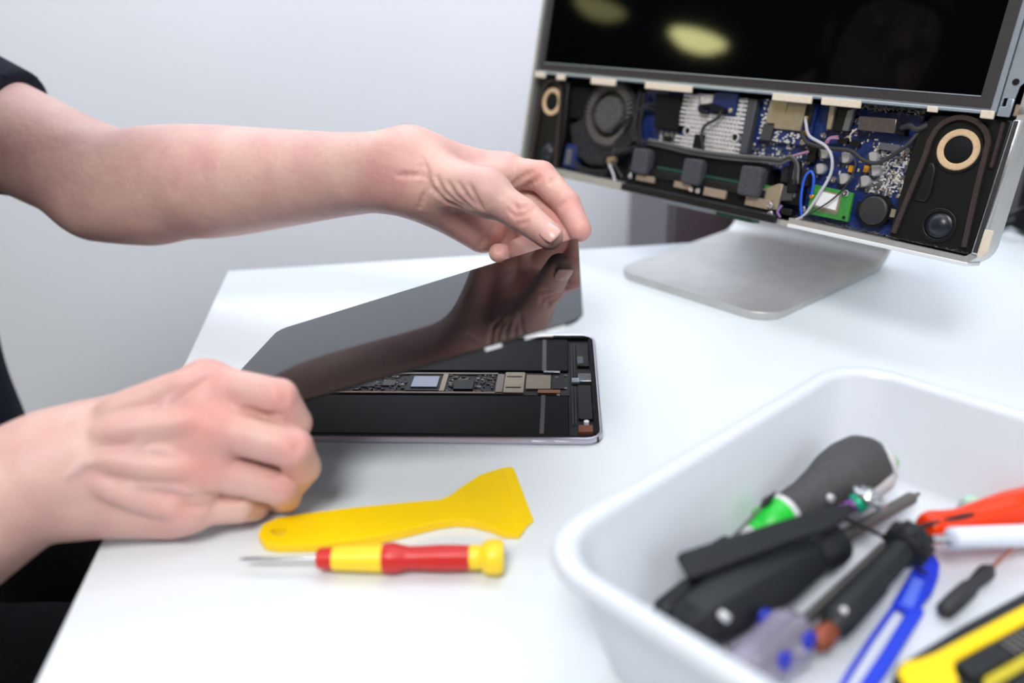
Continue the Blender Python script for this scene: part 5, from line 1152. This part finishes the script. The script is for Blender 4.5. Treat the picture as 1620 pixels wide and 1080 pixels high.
    cap((-0.18717, 0.36548, 0.07530), (-0.18567, 0.36732, 0.07715), 0.00115, 0.00115, 0.0030, '+'),
    cap((-0.18567, 0.36733, 0.07715), (-0.18419, 0.36921, 0.07899), 0.00103, 0.00103, 0.0030, '+'),
    cap((-0.18419, 0.36921, 0.07900), (-0.18274, 0.37119, 0.08080), 0.00090, 0.00090, 0.0030, '+'),
    cap((-0.18273, 0.37119, 0.08080), (-0.18270, 0.37354, 0.08268), 0.00077, 0.00077, 0.0030, '+'),
    cap((-0.18270, 0.37354, 0.08268), (-0.18278, 0.37614, 0.08445), 0.00065, 0.00065, 0.0030, '+'),
    cap((-0.19661, 0.35457, 0.06157), (-0.19420, 0.35498, 0.06141), 0.00060, 0.00060, 0.0030, '+'),
    cap((-0.19420, 0.35498, 0.06141), (-0.19178, 0.35538, 0.06127), 0.00090, 0.00090, 0.0030, '+'),
    cap((-0.19177, 0.35538, 0.06127), (-0.18933, 0.35575, 0.06114), 0.00100, 0.00100, 0.0030, '+'),
    cap((-0.18933, 0.35575, 0.06113), (-0.18686, 0.35609, 0.06102), 0.00100, 0.00100, 0.0030, '+'),
    cap((-0.18686, 0.35609, 0.06102), (-0.18438, 0.35640, 0.06093), 0.00100, 0.00100, 0.0030, '+'),
    cap((-0.18437, 0.35640, 0.06093), (-0.18199, 0.35628, 0.05986), 0.00100, 0.00100, 0.0030, '+'),
    cap((-0.18199, 0.35628, 0.05986), (-0.17961, 0.35617, 0.05878), 0.00090, 0.00090, 0.0030, '+'),
    cap((-0.17961, 0.35617, 0.05878), (-0.17720, 0.35602, 0.05773), 0.00060, 0.00060, 0.0030, '+'),
    cap((-0.20612, 0.34715, 0.04380), (-0.20372, 0.34768, 0.04388), 0.00064, 0.00064, 0.0030, '+'),
    cap((-0.20372, 0.34769, 0.04388), (-0.20130, 0.34820, 0.04397), 0.00085, 0.00085, 0.0030, '+'),
    cap((-0.20130, 0.34820, 0.04397), (-0.19887, 0.34871, 0.04406), 0.00106, 0.00106, 0.0030, '+'),
    cap((-0.19887, 0.34871, 0.04406), (-0.19643, 0.34922, 0.04415), 0.00120, 0.00120, 0.0030, '+'),
    cap((-0.19643, 0.34922, 0.04415), (-0.19399, 0.34972, 0.04425), 0.00120, 0.00120, 0.0030, '+'),
    cap((-0.19398, 0.34972, 0.04425), (-0.19150, 0.35008, 0.04371), 0.00120, 0.00120, 0.0030, '+'),
    cap((-0.19150, 0.35008, 0.04370), (-0.18900, 0.35042, 0.04317), 0.00120, 0.00120, 0.0030, '+'),
    cap((-0.18900, 0.35042, 0.04317), (-0.18649, 0.35075, 0.04264), 0.00120, 0.00120, 0.0030, '+'),
    cap((-0.18649, 0.35076, 0.04264), (-0.18397, 0.35107, 0.04212), 0.00120, 0.00120, 0.0030, '+'),
    cap((-0.18397, 0.35107, 0.04212), (-0.18138, 0.35127, 0.04168), 0.00120, 0.00120, 0.0030, '+'),
    cap((-0.18137, 0.35127, 0.04168), (-0.17870, 0.35131, 0.04134), 0.00120, 0.00120, 0.0030, '+'),
    cap((-0.17869, 0.35131, 0.04134), (-0.17630, 0.35113, 0.04006), 0.00106, 0.00106, 0.0030, '+'),
    cap((-0.17630, 0.35113, 0.04006), (-0.17400, 0.35114, 0.03866), 0.00085, 0.00085, 0.0030, '+'),
    cap((-0.17400, 0.35114, 0.03866), (-0.17184, 0.35146, 0.03703), 0.00064, 0.00064, 0.0030, '+'),
    cap((-0.19317, 0.35431, 0.05933), (-0.19373, 0.35333, 0.05689), 0.00055, 0.00055, 0.0030, '+'),
    cap((-0.19373, 0.35333, 0.05689), (-0.19433, 0.35242, 0.05441), 0.00080, 0.00080, 0.0030, '+'),
    cap((-0.19433, 0.35242, 0.05441), (-0.19493, 0.35152, 0.05193), 0.00080, 0.00080, 0.0030, '+'),
    cap((-0.19493, 0.35152, 0.05192), (-0.19556, 0.35067, 0.04940), 0.00080, 0.00080, 0.0030, '+'),
    cap((-0.19556, 0.35067, 0.04940), (-0.19623, 0.34989, 0.04683), 0.00055, 0.00055, 0.0030, '+'),
    cap((-0.18159, 0.37111, 0.08081), (-0.17964, 0.37256, 0.08223), 0.00060, 0.00060, 0.0030, '+'),
    cap((-0.17964, 0.37257, 0.08223), (-0.17766, 0.37399, 0.08367), 0.00090, 0.00090, 0.0030, '+'),
    cap((-0.17766, 0.37399, 0.08367), (-0.17559, 0.37523, 0.08521), 0.00100, 0.00100, 0.0030, '+'),
    cap((-0.17559, 0.37524, 0.08521), (-0.17347, 0.37638, 0.08680), 0.00100, 0.00100, 0.0030, '+'),
    cap((-0.17347, 0.37639, 0.08680), (-0.17135, 0.37754, 0.08840), 0.00100, 0.00100, 0.0030, '+'),
    cap((-0.17135, 0.37755, 0.08840), (-0.16849, 0.37846, 0.08951), 0.00100, 0.00100, 0.0030, '+'),
    cap((-0.16849, 0.37847, 0.08951), (-0.16576, 0.37971, 0.09046), 0.00090, 0.00090, 0.0030, '+'),
    cap((-0.16576, 0.37971, 0.09046), (-0.16318, 0.38132, 0.09124), 0.00060, 0.00060, 0.0030, '+')]
VEINS = [
    cap((-0.22643, 0.34314, 0.05494), (-0.22433, 0.34468, 0.05638), 0.00065, 0.00065, 0.0030, '+'),
    cap((-0.22433, 0.34468, 0.05638), (-0.22222, 0.34623, 0.05782), 0.00077, 0.00077, 0.0030, '+'),
    cap((-0.22222, 0.34623, 0.05783), (-0.22009, 0.34777, 0.05929), 0.00090, 0.00090, 0.0030, '+'),
    cap((-0.22009, 0.34777, 0.05929), (-0.21787, 0.34863, 0.05947), 0.00103, 0.00103, 0.0030, '+'),
    cap((-0.21787, 0.34864, 0.05947), (-0.21562, 0.34946, 0.05968), 0.00115, 0.00115, 0.0030, '+'),
    cap((-0.21562, 0.34946, 0.05968), (-0.21332, 0.35023, 0.05992), 0.00128, 0.00128, 0.0030, '+'),
    cap((-0.21332, 0.35023, 0.05992), (-0.21099, 0.35095, 0.06020), 0.00130, 0.00130, 0.0030, '+'),
    cap((-0.21099, 0.35095, 0.06020), (-0.20859, 0.35156, 0.06055), 0.00130, 0.00130, 0.0030, '+'),
    cap((-0.20858, 0.35156, 0.06055), (-0.20619, 0.35214, 0.06076), 0.00130, 0.00130, 0.0030, '+'),
    cap((-0.20619, 0.35214, 0.06076), (-0.20380, 0.35274, 0.06097), 0.00130, 0.00130, 0.0030, '+'),
    cap((-0.20380, 0.35274, 0.06097), (-0.20141, 0.35335, 0.06117), 0.00130, 0.00130, 0.0030, '+'),
    cap((-0.20141, 0.35335, 0.06117), (-0.19901, 0.35396, 0.06137), 0.00130, 0.00130, 0.0030, '+'),
    cap((-0.19901, 0.35396, 0.06137), (-0.19661, 0.35456, 0.06157), 0.00130, 0.00130, 0.0030, '+'),
    cap((-0.19661, 0.35457, 0.06157), (-0.19508, 0.35576, 0.06339), 0.00130, 0.00130, 0.0030, '+'),
    cap((-0.19507, 0.35576, 0.06339), (-0.19357, 0.35701, 0.06518), 0.00130, 0.00130, 0.0030, '+'),
    cap((-0.19357, 0.35702, 0.06518), (-0.19209, 0.35832, 0.06693), 0.00130, 0.00130, 0.0030, '+'),
    cap((-0.19209, 0.35833, 0.06694), (-0.19063, 0.35968, 0.06867), 0.00130, 0.00130, 0.0030, '+'),
    cap((-0.19063, 0.35968, 0.06867), (-0.18942, 0.36149, 0.07094), 0.00130, 0.00130, 0.0030, '+'),
    cap((-0.18942, 0.36149, 0.07094), (-0.18828, 0.36344, 0.07313), 0.00130, 0.00130, 0.0030, '+'),
    cap((-0.18828, 0.36344, 0.07314), (-0.18717, 0.36548, 0.07529), 0.00128, 0.00128, 0.0030, '+'),
    cap((-0.18717, 0.36548, 0.07530), (-0.18567, 0.36732, 0.07715), 0.00115, 0.00115, 0.0030, '+'),
    cap((-0.18567, 0.36733, 0.07715), (-0.18419, 0.36921, 0.07899), 0.00103, 0.00103, 0.0030, '+'),
    cap((-0.18419, 0.36921, 0.07900), (-0.18274, 0.37119, 0.08080), 0.00090, 0.00090, 0.0030, '+'),
    cap((-0.18273, 0.37119, 0.08080), (-0.18270, 0.37354, 0.08268), 0.00077, 0.00077, 0.0030, '+'),
    cap((-0.18270, 0.37354, 0.08268), (-0.18278, 0.37614, 0.08445), 0.00065, 0.00065, 0.0030, '+'),
    cap((-0.19661, 0.35457, 0.06157), (-0.19420, 0.35498, 0.06141), 0.00060, 0.00060, 0.0030, '+'),
    cap((-0.19420, 0.35498, 0.06141), (-0.19178, 0.35538, 0.06127), 0.00090, 0.00090, 0.0030, '+'),
    cap((-0.19177, 0.35538, 0.06127), (-0.18933, 0.35575, 0.06114), 0.00100, 0.00100, 0.0030, '+'),
    cap((-0.18933, 0.35575, 0.06113), (-0.18686, 0.35609, 0.06102), 0.00100, 0.00100, 0.0030, '+'),
    cap((-0.18686, 0.35609, 0.06102), (-0.18438, 0.35640, 0.06093), 0.00100, 0.00100, 0.0030, '+'),
    cap((-0.18437, 0.35640, 0.06093), (-0.18199, 0.35628, 0.05986), 0.00100, 0.00100, 0.0030, '+'),
    cap((-0.18199, 0.35628, 0.05986), (-0.17961, 0.35617, 0.05878), 0.00090, 0.00090, 0.0030, '+'),
    cap((-0.17961, 0.35617, 0.05878), (-0.17720, 0.35602, 0.05773), 0.00060, 0.00060, 0.0030, '+'),
    cap((-0.20612, 0.34715, 0.04380), (-0.20372, 0.34768, 0.04388), 0.00064, 0.00064, 0.0030, '+'),
    cap((-0.20372, 0.34769, 0.04388), (-0.20130, 0.34820, 0.04397), 0.00085, 0.00085, 0.0030, '+'),
    cap((-0.20130, 0.34820, 0.04397), (-0.19887, 0.34871, 0.04406), 0.00106, 0.00106, 0.0030, '+'),
    cap((-0.19887, 0.34871, 0.04406), (-0.19643, 0.34922, 0.04415), 0.00120, 0.00120, 0.0030, '+'),
    cap((-0.19643, 0.34922, 0.04415), (-0.19399, 0.34972, 0.04425), 0.00120, 0.00120, 0.0030, '+'),
    cap((-0.19398, 0.34972, 0.04425), (-0.19150, 0.35008, 0.04371), 0.00120, 0.00120, 0.0030, '+'),
    cap((-0.19150, 0.35008, 0.04370), (-0.18900, 0.35042, 0.04317), 0.00120, 0.00120, 0.0030, '+'),
    cap((-0.18900, 0.35042, 0.04317), (-0.18649, 0.35075, 0.04264), 0.00120, 0.00120, 0.0030, '+'),
    cap((-0.18649, 0.35076, 0.04264), (-0.18397, 0.35107, 0.04212), 0.00120, 0.00120, 0.0030, '+'),
    cap((-0.18397, 0.35107, 0.04212), (-0.18138, 0.35127, 0.04168), 0.00120, 0.00120, 0.0030, '+'),
    cap((-0.18137, 0.35127, 0.04168), (-0.17870, 0.35131, 0.04134), 0.00120, 0.00120, 0.0030, '+'),
    cap((-0.17869, 0.35131, 0.04134), (-0.17630, 0.35113, 0.04006), 0.00106, 0.00106, 0.0030, '+'),
    cap((-0.17630, 0.35113, 0.04006), (-0.17400, 0.35114, 0.03866), 0.00085, 0.00085, 0.0030, '+'),
    cap((-0.17400, 0.35114, 0.03866), (-0.17184, 0.35146, 0.03703), 0.00064, 0.00064, 0.0030, '+'),
    cap((-0.19317, 0.35431, 0.05933), (-0.19373, 0.35333, 0.05689), 0.00055, 0.00055, 0.0030, '+'),
    cap((-0.19373, 0.35333, 0.05689), (-0.19433, 0.35242, 0.05441), 0.00080, 0.00080, 0.0030, '+'),
    cap((-0.19433, 0.35242, 0.05441), (-0.19493, 0.35152, 0.05193), 0.00080, 0.00080, 0.0030, '+'),
    cap((-0.19493, 0.35152, 0.05192), (-0.19556, 0.35067, 0.04940), 0.00080, 0.00080, 0.0030, '+'),
    cap((-0.19556, 0.35067, 0.04940), (-0.19623, 0.34989, 0.04683), 0.00055, 0.00055, 0.0030, '+'),
    cap((-0.18159, 0.37111, 0.08081), (-0.17964, 0.37256, 0.08223), 0.00060, 0.00060, 0.0030, '+'),
    cap((-0.17964, 0.37257, 0.08223), (-0.17766, 0.37399, 0.08367), 0.00090, 0.00090, 0.0030, '+'),
    cap((-0.17766, 0.37399, 0.08367), (-0.17559, 0.37523, 0.08521), 0.00100, 0.00100, 0.0030, '+'),
    cap((-0.17559, 0.37524, 0.08521), (-0.17347, 0.37638, 0.08680), 0.00100, 0.00100, 0.0030, '+'),
    cap((-0.17347, 0.37639, 0.08680), (-0.17135, 0.37754, 0.08840), 0.00100, 0.00100, 0.0030, '+'),
    cap((-0.17135, 0.37755, 0.08840), (-0.16849, 0.37846, 0.08951), 0.00100, 0.00100, 0.0030, '+'),
    cap((-0.16849, 0.37847, 0.08951), (-0.16576, 0.37971, 0.09046), 0.00090, 0.00090, 0.0030, '+'),
    cap((-0.16576, 0.37971, 0.09046), (-0.16318, 0.38132, 0.09124), 0.00060, 0.00060, 0.0030, '+')]
#HAND-END
FL = np.array([(*(-0.1660, 0.3856, 0.0867), .016, .55), (*(-0.1611, 0.3677, 0.0713), .016, .6), (*(-0.1677, 0.3582, 0.0502), .016, .5), (*(-0.1777, 0.3535, 0.0277), .014, .45), (*(-0.1224, 0.3723, 0.0816), .010, .5), (*(-0.1150, 0.3581, 0.0621), .010, .5), (*(-0.1220, 0.3531, 0.0390), .012, .6),
     (*(-0.1131, 0.3624, 0.0595), .010, .35), (*(0.0252, 0.5957, 0.1465), .014, .45), (*(0.0524, 0.5563, 0.1128), .016, .40), (*(0.0445, 0.5739, 0.1275), .014, .4), (*(0.0094, 0.5347, 0.1329), .012, .4), (*(0.0268, 0.5211, 0.1199), .012, .35), (*(0.0355, 0.5786, 0.1135), .02, .5),
     (*(-0.0123, 0.5766, 0.0969), .03, .35), (*(-0.0310, 0.5827, 0.1103), .03, .30), (*(-0.0751, 0.5770, 0.1465), .03, .25)])
def skin_mesh(parts, VEINS):
    Vs, Qs, off = [], [], 0
    for prims, vox in parts:
        f, lo, vx, _ = field(prims, vox); V, Q = surface(f, lo, vx); Vs.append(V); Qs.append(Q + off); off += len(V)
    V = np.concatenate(Vs); Q = np.concatenate(Qs)
    on = (V[:, 2] < 0.0004) & (V[:, 0] > -0.236); V[on, 2] = 0.0004      # flesh pressed flat on the desk
    me = np_mesh('body', V, Q, skin)
    fl = np.zeros(len(V), np.float32)
    for x, y, z, r, s in FL:
        d2 = ((V - (x, y, z)) ** 2).sum(1); fl = np.maximum(fl, s * np.exp(-d2 / (r * r)))
    a = me.attributes.new('flush', 'FLOAT', 'POINT'); a.data.foreach_set('value', fl.astype(np.float32))
    ve = np.zeros(len(V), np.float32)
    for p in VEINS:
        d = prim_dist(p, V[:, 0], V[:, 1], V[:, 2]); ve = np.maximum(ve, 0.5 * np.exp(-(np.maximum(d, 0) / 0.0012) ** 2))
    a = me.attributes.new('vein', 'FLOAT', 'POINT'); a.data.foreach_set('value', ve.astype(np.float32))
    return me
LSv, REv = np.array(LS), np.array(RE)
RS = np.array((-0.58, 0.40, 0.27))                         # near shoulder
mid = (LSv + RS) / 2
head_c = np.array((-0.40, 0.47, 0.44))
torso = [cap((-0.70, mid[1] - .07, -.16), (-0.70, mid[1] + .07, -.16), .13, .13, .06), cap((-0.70, mid[1] - .06, 0.0), (-0.70, mid[1] + .06, 0.0), .125, .125, .08),
         cap((-0.70, mid[1] - .08, .18), (-0.70, mid[1] + .08, .18), .12, .12, .08), cap(RS, LSv, .06, .06, .06), cap((-0.63, mid[1], .28), (-0.49, 0.48, .42), .060, .056, .05),
         cap(RS, REv, .054, .044, .05)]
head = [cap(head_c + (-.01, 0, .03), head_c + (0.0, 0, .045), .092, .088, .03, flat=((0, 1, 0), .84)), cap(head_c + (.02, 0, -.05), head_c + (.045, 0, -.06), .055, .045, .04),
        cap(head_c + (.082, 0, .03), head_c + (.105, 0, -.012), .010, .015, .02), cap(head_c + (.08, -.02, -.055), head_c + (.08, .02, -.055), .010, .010, .014),
        cap(head_c + (-.01, -.078, .0), head_c + (-.005, -.082, .03), .012, .014, .012, flat=((0, 1, 0), .5)), cap(head_c + (-.01, .078, .0), head_c + (-.005, .082, .03), .012, .014, .012, flat=((0, 1, 0), .5)),
        cap(head_c + (.088, -.034, .028), head_c + (.090, -.028, .028), .012, .012, .015, '-'), cap(head_c + (.088, .034, .028), head_c + (.090, .028, .028), .012, .012, .015, '-')]
person = thing('person', 'person in dark T-shirt and black trousers lifting the tablet screen with both bare hands', 'person', (-0.55, float(mid[1]), FLOOR))
body = place('body', skin_mesh([(arm_l + hand_l + DET_L, 0.00125), (arm_r + hand_r + DET_R, 0.00125), (torso + head, 0.006)], VEINS), person)
# nails
def nail(name, tip, base, facing, r, w, l, shift):
    t_ = (Vector(tip) - Vector(base)).normalized(); n_ = Vector(facing); n_ = (n_ - t_ * n_.dot(t_)).normalized(); s_ = t_.cross(n_); c = Vector(tip) + t_ * shift
    b = B(); nu, nv = 9, 9; grid = []
    for i in range(nu + 1):
        row = []
        for j in range(nv + 1):
            a, q = 2 * i / nu - 1, 2 * j / nv - 1
            x = a * math.sqrt(max(0, 1 - .35 * q * q)); y = q * math.sqrt(max(0, 1 - .35 * a * a))
            ang = y * w / r
            row.append(b.bm.verts.new(c + t_ * (x * l) + s_ * (r * math.sin(ang)) + n_ * (r * math.cos(ang) - .0012 * max(0, x) ** 2 - .0006 * max(0, -x) ** 2)))
        grid.append(row)
    for i in range(nu):
        for j in range(nv): b.bm.faces.new((grid[i][j], grid[i + 1][j], grid[i + 1][j + 1], grid[i][j + 1]))
    o = b.obj(name, mat('fingernail', (220, 172, 164), 0.32, spec=0.5), body, smooth=180)
    md = o.modifiers.new('thick', 'SOLIDIFY'); md.thickness = 0.0006; md.offset = 0
    return o
nail('nail', (0.0276, 0.5278, 0.1187), (0.0095, 0.5431, 0.1297), (-0.041, -0.791, 0.61), .0098, .0072, .0066, .0022)
eye_m = mat('eye_white', (230, 228, 224), 0.2)
for sgn in (-1, 1):
    e = B().lathe([(.001, -.011), (.008, -.008), (.011, 0), (.008, .008), (.001, .011)], 16).obj('eye', eye_m, body, Matrix.Translation(head_c + (.074, .031 * sgn, .028)), smooth=180)
# hair cap
f, lo, vx, ax = field([cap(head_c + (-.02, 0, .04), head_c + (-.005, 0, .06), .102, .098, .03, flat=((0, 1, 0), .86)), cap(head_c + (-.05, 0, -.02), head_c + (-.05, 0, .02), .07, .07, .03),
    cap(head_c + (.09, -.05, .0), head_c + (.09, .05, .0), .06, .06, .02, '-')], .006)
place('hair', np_mesh('hair', *surface(f, lo, vx), mat('dark_brown_hair', (44, 34, 28), 0.6, noise=0.3, nscale=120)), person)
# T-shirt: torso and sleeves, hollowed at the far sleeve so that the arm comes out of an open hem
A1, A2 = np.array((-0.4445, 0.7425, 0.1658)), np.array((-0.3872, 0.7161, 0.1388)); hd = (A2 - A1) / np.linalg.norm(A2 - A1)
sh = [cap((-0.668, mid[1] - .08, -.17), (-0.668, mid[1] + .08, -.17), .158, .158, .06), cap((-0.668, mid[1] - .085, .02), (-0.668, mid[1] + .085, .02), .150, .150, .10), cap((-0.655, mid[1] - .09, .17), (-0.655, mid[1] + .09, .17), .140, .140, .10),
      cap(RS, LSv, .07, .07, .06), cap(LSv, A1 + hd * .03, .066, .0545, .02), cap(RS, RS + (REv - RS) * .55, .066, .060, .04)]
f, lo, vx, ax = field(sh, .0035)
X, Y, Z = np.meshgrid(*ax, indexing='ij', sparse=True)
tilt_n = hd + np.array((0.0, 0.36, 0.18)); tilt_n /= np.linalg.norm(tilt_n)
near_arm = (X - A1[0]) * hd[0] + (Y - A1[1]) * hd[1] + (Z - A1[2]) * hd[2]
cutp = (X - A1[0]) * tilt_n[0] + (Y - A1[1]) * tilt_n[1] + (Z - A1[2]) * tilt_n[2]
dA = prim_dist(cap(A1 - hd * .2, A1 + hd * .2, .12), X, Y, Z)
f = np.where(dA < 0, np.maximum(f, cutp), f)                                   # hem of the far sleeve
r2 = (REv - RS); r2 /= np.linalg.norm(r2); hp = RS + (REv - RS) * .5
f = np.where(prim_dist(cap(hp, hp + r2 * .15, .1), X, Y, Z) < 0, np.maximum(f, (X - hp[0]) * r2[0] + (Y - hp[1]) * r2[1] + (Z - hp[2]) * r2[2]), f)
f = np.maximum(f, -(prim_dist(cap((-0.63, mid[1], .30), (-0.49, 0.48, .43), .068), X, Y, Z)))   # neck opening
M_shirt = mat('heathered_navy_jersey', (20, 23, 32), 0.9, spec=0.1, noise=0.4, nscale=900, rgb2=(42, 46, 58), bump=0.5, bscale=1400)
place('shirt', np_mesh('shirt', *surface(f.astype(np.float32), lo, vx), M_shirt), person)
tro = [cap((-0.66, mid[1] - .08, -.27), (-0.66, mid[1] + .08, -.27), .150, .150, .05)]
for yk, yf in ((0.43, 0.42), (0.74, 0.76)):
    hip = (-0.64, 0.52 if yk < .5 else 0.68, -.29)
    tro += chain([hip, (-0.38, yk + .02, -.27), (-0.16, yf, -.25), (-0.15, yf, -.45), (-0.19, yf, -.66)], [.112, .098, .075, .062, .050], .05)
tro += [cap((-0.46, 0.40, -.25), (-0.34, 0.36, -.26), .085, .078, .05)]
f, lo, vx, ax = field(tro, .006)
place('trousers', np_mesh('trousers', *surface(f, lo, vx), mat('black_trousers', (12, 13, 16), 0.9, spec=0.1, noise=0.2, nscale=200)), person)
for yf in (0.42, 0.76):
    f, lo, vx, ax = field([cap((-0.20, yf, -.70), (-0.04, yf, -.705), .038, .034, .03), cap((-0.19, yf, -.68), (-0.19, yf, -.64), .042, .045, .03)], .004)
    V, Q = surface(f, lo, vx); V[:, 2] = np.maximum(V[:, 2], FLOOR)
    place('shoe', np_mesh('shoe', V, Q, mat('dark_shoe', (30, 30, 32), 0.6)), person)
